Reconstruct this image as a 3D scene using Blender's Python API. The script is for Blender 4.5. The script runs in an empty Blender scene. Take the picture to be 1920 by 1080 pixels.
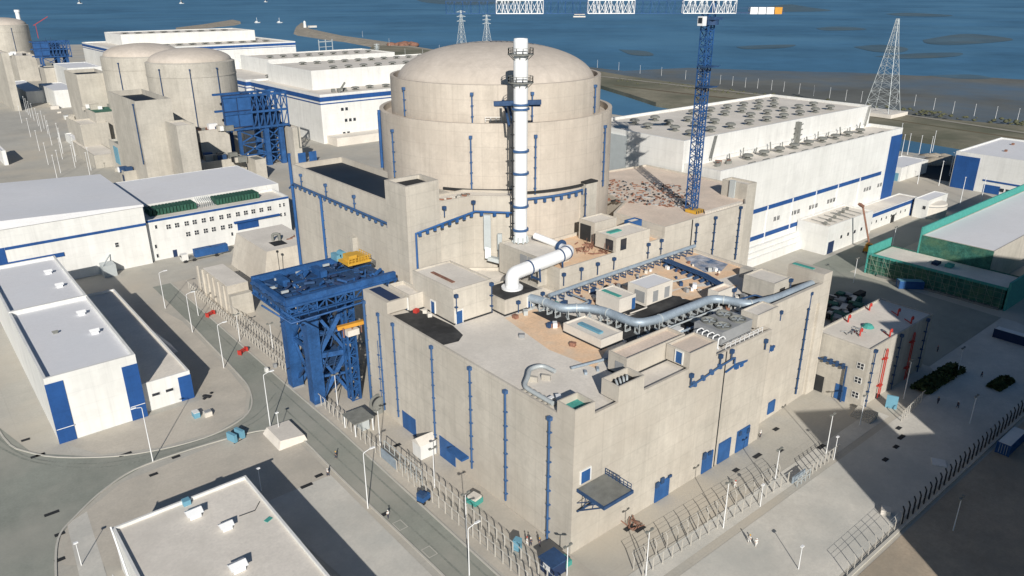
import bpy, math, random
from mathutils import Vector, Matrix
random.seed(7)
sc = bpy.context.scene
C = sc.collection
R = math.radians
# ------------------------------------------------------------ camera (fitted: 90 m up, looking along the site)
F, PITCH, ROLL, AZ, CAMZ = 1414.0, 0.3778, -0.0013, 0.87776, 90.0
_f = Vector((math.cos(AZ), math.sin(AZ), 0)); _r = Vector((math.sin(AZ), -math.cos(AZ), 0))
_fw = _f*math.cos(PITCH) + Vector((0, 0, -math.sin(PITCH))); _u = _f*math.sin(PITCH) + Vector((0, 0, math.cos(PITCH)))
CX = _r*math.cos(ROLL) + _u*math.sin(ROLL); CY = _u*math.cos(ROLL) - _r*math.sin(ROLL)
cam = bpy.data.cameras.new('camera'); camo = bpy.data.objects.new('camera', cam); C.objects.link(camo)
camo.matrix_world = Matrix(((CX.x, CY.x, -_fw.x, 0), (CX.y, CY.y, -_fw.y, 0), (CX.z, CY.z, -_fw.z, CAMZ), (0, 0, 0, 1)))
cam.sensor_width = 36; cam.lens = F/1920*36; cam.clip_end = 60000; cam.clip_start = 1
sc.camera = camo
def at(px, py, z=0.0):
    d = CX*(px-960) - CY*(py-540) + _fw*F
    t = (z-CAMZ)/d.z
    return (d.x*t, d.y*t)
# ------------------------------------------------------------ materials
MT = {}
def mat(name, col, rough=.8, var=.12, scale=.15, detail=6, streak=0, metal=0, spec=.3, bump=0, lines=0, runs=0, fine=0, dirt=None, dirtamt=.0, dscale=.03):
    m = bpy.data.materials.new(name); m.use_nodes = True; nt = m.node_tree; N = nt.nodes; L = nt.links
    b = N['Principled BSDF']; b.inputs['Roughness'].default_value = rough; b.inputs['Metallic'].default_value = metal
    b.inputs['Specular IOR Level'].default_value = spec
    g = N.new('ShaderNodeNewGeometry')
    def noise(sc_, det=5, vec=None, ro=.55):
        n = N.new('ShaderNodeTexNoise'); n.inputs['Scale'].default_value = sc_; n.inputs['Detail'].default_value = det; n.inputs['Roughness'].default_value = ro
        L.new(vec or g.outputs['Position'], n.inputs['Vector']); return n.outputs['Fac']
    def mr(fac, a, b_, lo=.3, hi=.7):
        n = N.new('ShaderNodeMapRange'); n.inputs[1].default_value = lo; n.inputs[2].default_value = hi; n.inputs[3].default_value = a; n.inputs[4].default_value = b_
        L.new(fac, n.inputs[0]); return n.outputs[0]
    def mul(a, b_):
        n = N.new('ShaderNodeMath'); n.operation = 'MULTIPLY'; L.new(a, n.inputs[0]); L.new(b_, n.inputs[1]); return n.outputs[0]
    v = mr(noise(scale, detail), 1-var, 1+var*.6)
    v = mul(v, mr(noise(scale*9, 4), 1-var*.4, 1+var*.3))
    if fine: v = mul(v, mr(noise(2.2, 3), 1-fine, 1+fine))
    if streak:
        mp = N.new('ShaderNodeMapping'); mp.inputs['Scale'].default_value = (1, 1, .06); L.new(g.outputs['Position'], mp.inputs[0])
        v = mul(v, mr(noise(.55, 5, mp.outputs[0]), 1-streak, 1+streak*.4))
    if runs:
        mp2 = N.new('ShaderNodeMapping'); mp2.inputs['Scale'].default_value = (1, 1, .035); L.new(g.outputs['Position'], mp2.inputs[0])
        v = mul(v, mr(noise(1.3, 3, mp2.outputs[0]), 1, 1-runs, .56, .68))
        v = mul(v, mr(noise(.22, 3), 1-runs*.5, 1+runs*.25, .40, .46))
    if lines:
        sx = N.new('ShaderNodeSeparateXYZ'); L.new(g.outputs['Position'], sx.inputs[0])
        for ax, per in (('Z', 3.6), ('X', 7.3), ('Y', 7.3)):
            a = N.new('ShaderNodeMath'); a.operation = 'PINGPONG'; a.inputs[1].default_value = per/2; L.new(sx.outputs[ax], a.inputs[0])
            v = mul(v, mr(a.outputs[0], 1-lines, 1, 0.02, .16))
    mx = N.new('ShaderNodeMix'); mx.data_type = 'RGBA'; mx.blend_type = 'MULTIPLY'; mx.inputs[0].default_value = 1
    mx.inputs[6].default_value = (*col, 1)
    cb = N.new('ShaderNodeCombineColor'); [L.new(v, cb.inputs[i]) for i in range(3)]
    L.new(cb.outputs[0], mx.inputs[7]); out = mx.outputs[2]
    if dirt:
        m2 = N.new('ShaderNodeMix'); m2.data_type = 'RGBA'; L.new(mr(noise(dscale, 6, None, .6), 0, dirtamt, .45, .65), m2.inputs[0]); L.new(out, m2.inputs[6]); m2.inputs[7].default_value = (*dirt, 1); out = m2.outputs[2]
    L.new(out, b.inputs['Base Color'])
    if bump:
        bp = N.new('ShaderNodeBump'); bp.inputs['Strength'].default_value = bump; bp.inputs['Distance'].default_value = .2; L.new(noise(1.5, 4), bp.inputs['Height']); L.new(bp.outputs[0], b.inputs['Normal'])
    MT[name] = m; return m
mat('concrete', (.56, .52, .455), .9, .13, .06, streak=.08, lines=.09, runs=.07, fine=.04, dirt=(.41, .365, .31), dirtamt=.5, dscale=.045)
mat('concrete_warm', (.565, .505, .435), .9, .12, .06, streak=.09, lines=.09, runs=.07, fine=.04, dirt=(.45, .39, .33), dirtamt=.5, dscale=.05)
mat('concrete_dome', (.56, .50, .44), .9, .12, .07, streak=.10, lines=.05, fine=.04, dirt=(.46, .40, .33), dirtamt=.35)
mat('concrete_grey', (.50, .47, .415), .9, .13, .1, streak=.10, lines=.06, runs=.08, fine=.05, dirt=(.33, .31, .27), dirtamt=.4)
mat('roof_light', (.74, .69, .62), .9, .10, .12, fine=.06, dirt=(.60, .56, .50), dirtamt=.6, dscale=.09)
mat('mottled_tarp', (.42, .44, .50), .8, .35, .5, fine=.2, dirt=(.05, .12, .24), dirtamt=.95, dscale=.35)
mat('roof_white', (.74, .74, .76), .7, .06, .06, fine=.03, dirt=(.62, .64, .68), dirtamt=.45)
mat('roof_sand', (.80, .56, .37), .9, .12, .25, fine=.08, dirt=(.70, .60, .48), dirtamt=.5, dscale=.2)
mat('roof_black', (.035, .036, .038), .8, .3, .3, fine=.1, dirt=(.10, .10, .10), dirtamt=.5, dscale=.2)
mat('membrane_navy', (.012, .022, .038), .7, .2, .1, fine=.1)
mat('roof_pink', (.72, .60, .50), .9, .14, .15, fine=.08, dirt=(.60, .52, .44), dirtamt=.6, dscale=.12)
mat('white', (.74, .74, .72), .6, .05, .08, streak=.08, lines=.05, runs=.06, dirt=(.60, .60, .57), dirtamt=.3, dscale=.05)
mat('white_metal', (.80, .81, .82), .4, .04, .3, spec=.5)
mat('cream', (.66, .62, .56), .8, .08, .2, fine=.04)
mat('blue', (.028, .105, .29), .6, .2, .3, spec=.3, streak=.15)
mat('blue_pipe', (.045, .11, .25), .5, .15, .4, spec=.4)
mat('blue_stripe', (.018, .082, .27), .65, .15, .15, streak=.12, lines=.06, fine=.04)
mat('blue_steel', (.025, .095, .265), .55, .3, .4, spec=.35, fine=.15, streak=.15)
mat('blue_dark', (.03, .072, .165), .6, .25, .5, fine=.1)
mat('navy', (.02, .04, .1), .6, .1)
mat('louvre_green', (.03, .10, .07), .7, .3, .5)
mat('cyan', (.15, .34, .45), .6, .1)
mat('scaffold', (.25, .29, .24), .8, .2, .5)
mat('teal', (.07, .33, .29), .8, .15, .8, fine=.1)
mat('net_green', (.04, .15, .12), .9, .35, .5, detail=8, fine=.3, dirt=(.10, .16, .08), dirtamt=.6, dscale=.25)
mat('yellow', (.62, .36, .05), .5, .1, .5)
mat('orange', (.60, .29, .04), .5, .1, .5)
mat('red', (.48, .05, .04), .5, .1, .5)
mat('rust', (.27, .14, .10), .9, .3, .6, fine=.2)
mat('grey', (.30, .31, .32), .7, .12, .3)
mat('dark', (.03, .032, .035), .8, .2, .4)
mat('glass', (.03, .035, .045), .15, .1, .4, spec=.6)
mat('steel', (.34, .41, .48), .5, .16, .4, metal=.25, spec=.4, fine=.08)
mat('galv', (.50, .54, .55), .5, .08, .4, metal=.2)
mat('pipe_white', (.82, .83, .84), .35, .03, .2, spec=.5)
mat('vent_grey', (.21, .215, .20), .7, .2, .6)
mat('post', (.50, .475, .43), .8, .08, .3)
mat('ground', (.49, .47, .42), .95, .13, .035, fine=.06, lines=.06, dirt=(.53, .475, .39), dirtamt=.75, dscale=.022, bump=.05)
mat('asphalt', (.27, .285, .25), .95, .14, .05, fine=.06, dirt=(.39, .375, .33), dirtamt=.75, dscale=.028)
mat('paving', (.535, .49, .42), .95, .10, .08, fine=.06, dirt=(.36, .34, .30), dirtamt=.6, dscale=.05)
mat('paving_pale', (.61, .585, .53), .95, .14, .08, fine=.05, dirt=(.40, .41, .39), dirtamt=.55, dscale=.05)
mat('kerb', (.52, .50, .45), .9, .08, .3)
mat('soil', (.46, .38, .29), .95, .2, .07, fine=.08, dirt=(.30, .27, .22), dirtamt=.8, dscale=.05)
mat('causeway', (.25, .23, .17), .95, .3, .02, fine=.15, dirt=(.12, .125, .085), dirtamt=.9, dscale=.012)
mat('causeway_road', (.33, .31, .26), .95, .2, .03)
mat('bank', (.15, .115, .075), .95, .3, .02, fine=.15, dirt=(.10, .10, .06), dirtamt=.8, dscale=.015)
mat('mud_wet', (.085, .15, .20), .7, .25, .01, dirt=(.10, .14, .16), dirtamt=.9, dscale=.008)
mat('mud', (.15, .155, .145), .85, .25, .006, dirt=(.09, .16, .24), dirtamt=.9, dscale=.004)
mat('rock', (.36, .32, .26), .95, .3, .08, fine=.2)
mat('scrub', (.10, .105, .06), .9, .4, .8, fine=.3)
mat('foliage', (.06, .085, .03), .9, .4, .8, fine=.3)
mat('skin', (.45, .28, .2)); mat('cloth_white', (.7, .7, .68)); mat('cloth_dark', (.05, .055, .08))
def water(name, col, rough, spec, wave):
    m = mat(name, col, rough, .28, .0035, detail=10, spec=spec, dirt=(col[0]*1.5, col[1]*1.35, col[2]*1.25), dirtamt=.8, dscale=.0016)
    nt = m.node_tree; b = nt.nodes['Principled BSDF']; g = nt.nodes.new('ShaderNodeNewGeometry')
    n = nt.nodes.new('ShaderNodeTexNoise'); n.inputs['Scale'].default_value = .35; n.inputs['Detail'].default_value = 8
    bp = nt.nodes.new('ShaderNodeBump'); bp.inputs['Strength'].default_value = wave; bp.inputs['Distance'].default_value = .5
    nt.links.new(g.outputs['Position'], n.inputs['Vector']); nt.links.new(n.outputs['Fac'], bp.inputs['Height']); nt.links.new(bp.outputs[0], b.inputs['Normal'])
water('sea', (.068, .18, .305), .5, .2, .4)
water('canal_water', (.03, .135, .30), .45, .2, .15)
# ------------------------------------------------------------ mesh helpers
def V(a): return Vector(a)
class MB:
    def __init__(s): s.v = []; s.f = []; s.m = []; s.sm = []
    def add(s, vs, fs, m=0, sm=False):
        o = len(s.v); s.v += [tuple(p) for p in vs]
        for f in fs: s.f.append([o+i for i in f]); s.m.append(m); s.sm.append(sm)
        return s
    def box(s, x0, x1, y0, y1, z0, z1, m=0):
        vs = [(x0,y0,z0),(x1,y0,z0),(x1,y1,z0),(x0,y1,z0),(x0,y0,z1),(x1,y0,z1),(x1,y1,z1),(x0,y1,z1)]
        return s.add(vs, [(0,3,2,1),(4,5,6,7),(0,1,5,4),(1,2,6,5),(2,3,7,6),(3,0,4,7)], m)
    def obox(s, cx, cy, cz, lx, ly, lz, rot=0, m=0):       # box about its own centre, turned about z
        c, n = math.cos(rot), math.sin(rot); vs = []
        for z in (-lz/2, lz/2):
            for x, y in ((-lx/2,-ly/2),(lx/2,-ly/2),(lx/2,ly/2),(-lx/2,ly/2)): vs.append((cx+x*c-y*n, cy+x*n+y*c, cz+z))
        return s.add(vs, [(0,3,2,1),(4,5,6,7),(0,1,5,4),(1,2,6,5),(2,3,7,6),(3,0,4,7)], m)
    def prism(s, poly, z0, z1, m=0, mt=None):
        n = len(poly); vs = [(x,y,z0) for x,y in poly]+[(x,y,z1) for x,y in poly]
        s.add(vs, [(i,(i+1)%n,n+(i+1)%n,n+i) for i in range(n)]+[tuple(range(n-1,-1,-1))], m)
        return s.add([(x,y,z1) for x,y in poly], [tuple(range(n))], m if mt is None else mt)
    def sheet(s, poly, z, m=0): return s.add([(x,y,z) for x,y in poly], [tuple(range(len(poly)))], m)
    def bar(s, p, q, w, h=None, m=0):                       # square bar from p to q
        h = h or w; p = V(p); q = V(q); d = (q-p).normalized()
        a = d.cross(V((0,0,1)));
        if a.length < 1e-3: a = V((1,0,0))
        a.normalize(); b = a.cross(d)
        vs = [e + a*i*w/2 + b*j*h/2 for e in (p, q) for i, j in ((-1,-1),(1,-1),(1,1),(-1,1))]
        return s.add(vs, [(0,3,2,1),(4,5,6,7),(0,1,5,4),(1,2,6,5),(2,3,7,6),(3,0,4,7)], m)
    def tube(s, pts, r, n=8, m=0, caps=True):
        pts = [V(p) for p in pts]; rs = r if isinstance(r, (list, tuple)) else [r]*len(pts); rings = []; prev = None
        for i, p in enumerate(pts):
            d = (pts[min(i+1,len(pts)-1)]-pts[max(i-1,0)]).normalized()
            a = prev - d*prev.dot(d) if prev is not None else d.cross(V((0,0,1)))
            if a.length < 1e-3: a = V((1,0,0)) - d*d.x
            a.normalize(); prev = a; b = d.cross(a)
            rings.append([p + (a*math.cos(t)+b*math.sin(t))*rs[i] for t in [2*math.pi*k/n for k in range(n)]])
        vs = [q for g in rings for q in g]; fs = []
        for i in range(len(pts)-1):
            for k in range(n): fs.append((i*n+k, i*n+(k+1)%n, (i+1)*n+(k+1)%n, (i+1)*n+k))
        s.add(vs, fs, m, True)
        if caps: s.add(rings[0], [tuple(range(n-1,-1,-1))], m); s.add(rings[-1], [tuple(range(n))], m)
        return s
    def lathe(s, cx, cy, prof, n=96, m=0, sm=False, a0=0, a1=2*math.pi):
        full = abs(a1-a0-2*math.pi) < 1e-6; k = n if full else n+1; vs = []
        for r, z in prof:
            for i in range(k):
                t = a0+(a1-a0)*i/n; vs.append((cx+r*math.cos(t), cy+r*math.sin(t), z))
        fs = []
        for j in range(len(prof)-1):
            for i in range(n):
                i2 = (i+1)%k; fs.append((j*k+i, j*k+i2, (j+1)*k+i2, (j+1)*k+i))
        return s.add(vs, fs, m, sm)
    def ball(s, c, r, n=8, m=0, sz=1.0):
        prof = [(max(.001, r*math.sin(math.pi*i/(n//2))), c[2]-r*sz*math.cos(math.pi*i/(n//2))) for i in range(n//2+1)]
        return s.lathe(c[0], c[1], prof, n, m, True)
    def build(s, name, mats, parent=None):
        o = wloc(parent); me = bpy.data.meshes.new(name)
        me.from_pydata([(x-o[0], y-o[1], z-o[2]) for x, y, z in s.v], [], s.f)
        for m in ([mats] if isinstance(mats, str) else mats): me.materials.append(MT[m])
        me.polygons.foreach_set('material_index', s.m); me.polygons.foreach_set('use_smooth', s.sm); me.update()
        ob = bpy.data.objects.new(name, me); C.objects.link(ob)
        if parent: ob.parent = parent
        return ob
def wloc(o):
    x = V((0,0,0))
    while o: x = x + V(o.location); o = o.parent
    return x
def tag(o, label, cat, group=None, kind=None):
    o['label'] = label; o['category'] = cat
    if group: o['group'] = group
    if kind: o['kind'] = kind
    return o
def struct(name, mb, m):
    o = mb.build(name, m); o['kind'] = 'structure'; return o
def thing(name, label, cat, loc=(0,0,0), group=None, rz=0):
    o = bpy.data.objects.new(name, None); C.objects.link(o); o.location = loc; o.rotation_euler.z = rz; o.empty_display_size = .5
    return tag(o, label, cat, group)
def kids(o): return [c for c in ALLK.get(o.name, [])]
def dup(root, loc, label, rz=0, scale=1):                    # a copy of a thing with copies of its parts
    src = [root] + [c for c in bpy.data.objects if c.parent is root]; sub = [c for c in bpy.data.objects if c.parent in src[1:]]
    r = root.copy(); C.objects.link(r); r.location = loc; r.rotation_euler.z = rz; r['label'] = label; r.scale = (scale,)*3
    mp = {}
    for c in src[1:]:
        d = c.copy(); C.objects.link(d); d.parent = r; mp[c.name] = d
    for c in sub:
        d = c.copy(); C.objects.link(d); d.parent = mp[c.parent.name]
    return r
def pdup(o, dx=0, dy=0, dz=0, parent=None):                   # a copy of one part, moved
    c = o.copy(); C.objects.link(c); c.location = V(o.location)+V((dx, dy, dz)); c.parent = parent or o.parent; return c
def ccw(p): return p if sum(p[i-1][0]*p[i][1]-p[i][0]*p[i-1][1] for i in range(len(p))) > 0 else p[::-1]
def inset(poly, t):
    n = len(poly); out = []
    for i in range(n):
        a, b, c = V((*poly[i-1],0)), V((*poly[i],0)), V((*poly[(i+1)%n],0))
        d1 = (b-a).normalized(); d2 = (c-b).normalized(); n1 = V((-d1.y,d1.x,0)); n2 = V((-d2.y,d2.x,0))
        k = (n1+n2); k = k/max(.3, k.length_squared)*2; q = b + k*t; out.append((q.x, q.y))
    return out
def shell(parent, poly, z0, z, par=.8, t=.35, wm='concrete', rm='roof_light', wn='wall', rn='roof'):
    poly = ccw(poly); n = len(poly); inn = inset(poly, t); zr = z-par; b = MB(); L_ = range(n)
    vs = [(x,y,z0) for x,y in poly]+[(x,y,z) for x,y in poly]+[(x,y,z) for x,y in inn]+[(x,y,zr) for x,y in inn]
    fs = []
    for i in L_:
        j = (i+1)%n; fs += [(i,j,n+j,n+i), (n+i,n+j,2*n+j,2*n+i), (2*n+i,2*n+j,3*n+j,3*n+i)]
    b.add(vs, fs); w = b.build(wn, wm, parent)
    r = MB().sheet(inn, zr).build(rn, rm, parent)
    return w, r
def rect(x0, x1, y0, y1): return [(x0,y0),(x1,y0),(x1,y1),(x0,y1)]
def pan(parent, name, axis, c, a0, a1, z0, z1, m='blue', out=.12, label=None):   # thin panel proud of a wall facing -x ('x') or -y ('y')
    b = MB(); b.box(c-out, c+.05, a0, a1, z0, z1) if axis == 'x' else b.box(a0, a1, c-out, c+.05, z0, z1)
    o = b.build(name, m, parent)
    if label: o['label'] = label
    return o
def door(parent, axis, c, a0, a1, z0, z1, frame='white', m='blue'):
    fo = pan(parent, 'door', axis, c, a0, a1, z0, z1, m, .14)
    b = MB(); w = .25
    for (p, q, r_, s_) in ((a0-w, a0, z0, z1+w), (a1, a1+w, z0, z1+w), (a0, a1, z1, z1+w)):
        b.box(c-.2, c+.05, p, q, r_, s_) if axis == 'x' else b.box(p, q, c-.2, c+.05, r_, s_)
    b.build('door_frame', frame, fo); return fo
def win(parent, axis, c, a0, a1, z0, z1, nx=2, nz=2, frame='white'):
    fo = pan(parent, 'window', axis, c, a0, a1, z0, z1, 'glass', .06); b = MB()
    w = .12; xs = [a0+(a1-a0)*i/nx for i in range(nx+1)]; zs = [z0+(z1-z0)*i/nz for i in range(nz+1)]
    for x in xs: b.box(c-.12, c, x-w/2, x+w/2, z0, z1) if axis == 'x' else b.box(x-w/2, x+w/2, c-.12, c, z0, z1)
    for z_ in zs: b.box(c-.14, c-.121, a0, a1, z_-w/2, z_+w/2) if axis == 'x' else b.box(a0, a1, c-.14, c-.121, z_-w/2, z_+w/2)
    b.build('frame', frame, fo); return fo
def dpipe(parent, x, y, z0, z1, nx, ny, m='blue_pipe', r=.2, step=3.2, hop=True, name='downpipe'):
    b = MB(); ox, oy = x+nx*.45, y+ny*.45; r *= .85
    b.tube([(ox,oy,z0),(ox,oy,z1)], r, 8); rot = math.atan2(ny, nx)
    z = z0+1.5
    while z < z1-1: b.obox(x+nx*.33, y+ny*.33, z, .62, .62, .2, rot); z += step
    if hop: b.obox(x+nx*.42, y+ny*.42, z1+.3, .7, .75, .7, rot)
    return b.build(name, m, parent)
def arc(c, r, a0, a1, z, n=8): return [(c[0]+r*math.cos(a0+(a1-a0)*i/n), c[1]+r*math.sin(a0+(a1-a0)*i/n), z) for i in range(n+1)]
def smooth(pts, k=6):                                        # Catmull-Rom through the points
    P = [V(p) for p in pts]; out = []
    for i in range(len(P)-1):
        a, b, c, d = P[max(i-1,0)], P[i], P[i+1], P[min(i+2,len(P)-1)]
        for j in range(k):
            t = j/k; out.append(.5*((2*b)+(c-a)*t+(2*a-5*b+4*c-d)*t*t+(-a+3*b-3*c+d)*t**3))
    return out+[P[-1]]
def fillet(pts, r, n=5):
    P = [V(p) for p in pts]; out = [P[0]]
    for i in range(1, len(P)-1):
        a = (P[i-1]-P[i]); c = (P[i+1]-P[i]); rr = min(r, a.length*.45, c.length*.45); a = P[i]+a.normalized()*rr; c = P[i]+c.normalized()*rr
        for j in range(n+1):
            t = j/n; out.append(a*(1-t)**2+P[i]*2*t*(1-t)+c*t*t)
    return out+[P[-1]]
def railing(b, pts, h=1.1, m=0, w=.08, step=2.0):
    for i in range(len(pts)-1):
        p, q = V(pts[i]), V(pts[i+1]); up = V((0,0,h)); b.bar(p+up, q+up, w, w, m); b.bar(p+up*.5, q+up*.5, w, w, m)
        k = max(1, int((q-p).length/step))
        for j in range(k+1): e = p.lerp(q, j/k); b.bar(e, e+up, w, w, m)
def truss(b, p, q, w, h, n, r=.1, m=0, diag=True):           # box truss, p-q is its bottom centre line
    p, q = V(p), V(q); d = (q-p).normalized(); s_ = d.cross(V((0,0,1)))
    if s_.length < 1e-3: s_ = V((1,0,0)); u = V((0,1,0))
    else: s_.normalize(); u = s_.cross(d)
    cs = [s_*(-w/2), s_*(w/2), s_*(w/2)+u*h, s_*(-w/2)+u*h]
    for c in cs: b.bar(p+c, q+c, r*1.6, r*1.6, m)
    for i in range(n+1):
        e = p.lerp(q, i/n)
        for a in range(4): b.bar(e+cs[a], e+cs[(a+1)%4], r, r, m)
        if i < n and diag:
            g = p.lerp(q, (i+1)/n); md = p.lerp(q, (i+.5)/n)
            for a in range(4):
                b.bar(e+cs[a], md+cs[(a+1)%4] if i % 2 else g+cs[(a+1)%4], r, r, m)
                if not i % 2: continue
                b.bar(md+cs[(a+1)%4], g+cs[a], r, r, m)
# ============================================================ light
SUN_AZ, SUN_EL = R(56.5), R(26)
w = bpy.data.worlds.new('World'); sc.world = w; w.use_nodes = True; nt = w.node_tree
sky = nt.nodes.new('ShaderNodeTexSky'); sky.sky_type = 'NISHITA'; sky.sun_disc = False; sky.sun_elevation = SUN_EL
sky.sun_rotation = math.atan2(-math.cos(SUN_AZ), -math.sin(SUN_AZ)); sky.air_density = 1.0; sky.dust_density = .6; sky.ozone_density = 1.5
tint = nt.nodes.new('ShaderNodeMix'); tint.data_type = 'RGBA'; tint.blend_type = 'MULTIPLY'; tint.inputs[0].default_value = 1; tint.inputs[7].default_value = (.60, .82, 1, 1)
nt.links.new(sky.outputs[0], tint.inputs[6]); nt.links.new(tint.outputs[2], nt.nodes['Background'].inputs[0]); nt.nodes['Background'].inputs[1].default_value = .052
sl = bpy.data.lights.new('sun', 'SUN'); sl.energy = 5.0; sl.angle = R(.5); sl.color = (1, .945, .86)
so = bpy.data.objects.new('sun', sl); C.objects.link(so)
LD = V((math.cos(SUN_AZ)*math.cos(SUN_EL), math.sin(SUN_AZ)*math.cos(SUN_EL), -math.sin(SUN_EL)))
so.rotation_euler = LD.to_track_quat('-Z', 'Y').to_euler(); so.location = (0, 0, 300)
sc.view_settings.view_transform = 'Standard'; sc.view_settings.look = 'None'; sc.view_settings.exposure = 0
# ============================================================ ground, roads, water
struct('sea', MB().sheet([(-25000,-25000),(40000,-25000),(40000,40000),(-25000,40000)], -5), 'sea')
land = [(-600,-600),(505,-600),(470,150),(445,300),(430,480),(425,640),(425,1480),(180,1620),(-600,1700)]
struct('ground', MB().prism(land, -8, 0), 'ground')
cw = [(485,-700),(655,-700)]+[at(*p,-1.5) for p in ((1920,236),(1760,222),(1600,203),(1440,178),(1290,158),(1180,143),(1110,131),(980,112),(860,101),(760,88),(700,84))]+[at(*p,-1.5) for p in ((690,95),(760,103),(900,130),(1100,152),(1180,176),(1230,192),(1310,206),(1480,222),(1650,244),(1760,263),(1920,289))]
struct('causeway', MB().prism(cw, -8, -1.5), ['causeway'])
bk = [at(*p,-2) for p in ((1150,160),(1300,178),(1480,196),(1650,222),(1790,243),(1920,262),(1960,268))]+[at(*p,-4.6) for p in ((1960,300),(1920,294),(1790,274),(1690,256),(1480,232),(1310,212),(1150,172))]
bk2 = bk  # lower brown slope
b = MB(); n = len(bk)//2
top = bk[:n]; bot = bk[n:][::-1]
struct('canal_bank', MB().add([(x,y,-1.3) for x,y in top]+[(x,y,-4.9) for x,y in bot], [(i,i+1,n+i+1,n+i) for i in range(n-1)]), 'bank')
rd = [at(*p,-1.2) for p in ((1100,140),(1300,163),(1480,184),(1650,208),(1790,229),(1940,252))]
b = MB()
for i in range(len(rd)-1):
    (x0,y0),(x1,y1) = rd[i], rd[i+1]; b.add([(x0-3,y0-3,-1.25),(x0+4,y0+4,-1.25),(x1+4,y1+4,-1.25),(x1-3,y1-3,-1.25)], [(0,1,2,3)])
struct('causeway_road', b, 'causeway_road')
mud = [at(*p,-4.8) for p in ((1060,121),(1170,133),(1290,127),(1400,131),(1500,134),(1600,136),(1720,142),(1820,143),(1960,152),(1960,245),(1700,222),(1500,195),(1300,166),(1100,140))]
struct('mudflat', MB().sheet(mud, -4.8), 'mud')
for q in (((1530,53),(1560,50),(1600,51),(1625,55),(1590,57),(1545,57)), ((1660,26),(1700,24),(1780,28),(1770,31),(1690,30)), ((1440,12),(1480,8),(1520,14),(1560,20),(1500,22),(1445,21)), ((1600,88),(1650,84),(1700,90),(1690,98),(1640,97)), ((1730,75),(1800,64),(1850,66),(1900,75),(1800,84),(1740,82)), ((780,0),(860,-2),(980,1),(940,7),(860,9),(800,5)), ((1160,93),(1210,96),(1225,104),(1185,103)), ((1640,106),(1720,100),(1800,99),(1790,106),(1700,110)), ((1380,88),(1420,85),(1490,84),(1470,90),(1400,92)), ((1740,142),(1820,140),(1860,147),(1800,148))):
    struct('mud_bank', MB().sheet([(e.x,e.y) for e in smooth([(*at(*p,-4.9),0) for p in q+q[:1]],4)[:-1]], -4.7), 'mud_wet')
def jetty(up, lo, nm):
    b = MB(); n = len(up); U = [at(*p,-2) for p in up]; Lo = [at(*p,-4.9) for p in lo]
    M_ = [((u[0]+l[0])/2, (u[1]+l[1])/2) for u, l in zip(U, Lo)]
    b.add([(*p,-1.6) for p in U]+[(*p,-1.6) for p in M_]+[(*p,-5.2) for p in Lo], [(i,i+1,n+i+1,n+i) for i in range(n-1)]+[(n+i,n+i+1,2*n+i+1,2*n+i) for i in range(n-1)])
    return struct(nm, b, 'rock')
jetty(((556,50),(566,42),(580,54),(640,67),(720,78),(830,96),(900,104)), ((550,64),(560,68),(600,74),(650,80),(720,93),(830,106),(900,114)), 'breakwater')
jetty(((330,52),(380,46),(436,37),(450,40)), ((330,58),(380,54),(440,48),(452,45)), 'breakwater')
# the plant's roads and paving
Z = .03
def rect_(a,b,c,d): return [(a,c),(b,c),(b,d),(a,d)]
road = [(54,-60),(60.6,-60),(60.9,78),(61.8,134),(61.5,160),(61.6,250),(55.8,250),(55.6,216),(54.6,176),(53.6,163),(49.1,153.5),(39.9,149.7),(29.2,151.1),(19,156),(8.3,166.8),(4,185),(2,260),(-30,260),(-30,60),(-6,60),(3,110),(4.8,123.7),(7,133.6),(10.5,138.2),(17.2,144),(25.2,147.2),(41.3,146.2),(50.2,143.5),(53.7,137),(53.7,117.6)]
struct('road', MB().sheet(road, Z), 'asphalt')
def kerb(pts, nm='kerb', wd=.35, h=.14):
    b = MB()
    for i in range(len(pts)-1): b.bar((*pts[i],h/2+.02), (*pts[i+1],h/2+.02), wd, h)
    return struct(nm, b, 'kerb')
def sm2(p, k=5): return [(q.x, q.y) for q in smooth([(x,y,0) for x,y in p], k)]
kerb(sm2([(55.6,216),(54.6,176),(53.4,163),(49.1,153.5),(39.9,149.7),(29.2,151.1),(19,156),(8.3,166.8),(4,185),(2,260)]))
kerb(sm2([(-6,60),(3,110),(4.8,123.7),(7,133.6),(10.5,138.2),(17.2,144),(25.2,147.2),(41.3,146.2),(50.2,143.5),(53.7,137),(53.7,117.6),(53.9,90),(54,40)]))
kerb([(61.5,250),(61.5,160),(61.8,134),(60.9,78),(60.6,30)])
struct('pavement', MB().sheet([(61.7,60),(73.4,66),(73.4,250),(61.7,250)], Z+.01), 'paving')
struct('pavement', MB().sheet([(6,126),(10,137),(20,144),(41,145.5),(49.5,142.8),(52.8,136),(52.8,119),(14,119)], Z+.005), 'paving')
struct('pavement', MB().sheet([(19.4,157),(29.5,152),(40,150.6),(48.5,154.2),(52.6,163),(53.5,176),(54.4,216),(50,240),(44,240),(44,166.6),(14,166.6)], Z+.006), 'paving')
struct('footpath', MB().sheet([(9,137),(12.6,138.6),(10.8,112),(8,100),(5.5,100),(7.5,118)], Z+.02), 'paving_pale')
struct('footpath', MB().sheet([(43.5,70),(52.5,80),(52.6,120),(38,120)], Z+.012), 'paving_pale')
struct('footpath', MB().sheet([(73.5,59.5),(82,59.5),(160,59.2),(160,63),(73.5,63.3)], Z+.01), 'paving_pale')
struct('service_road', MB().sheet([(62,41),(230,41),(240,60),(240,63.9),(192,64),(186,57.8),(62,57.8)], Z+.008), 'paving_pale')
struct('service_road', MB().sheet([(192,64.1),(240,64.1),(243,112),(330,112),(330,126),(240,124),(192,90)], Z+.004), 'asphalt')
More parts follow.
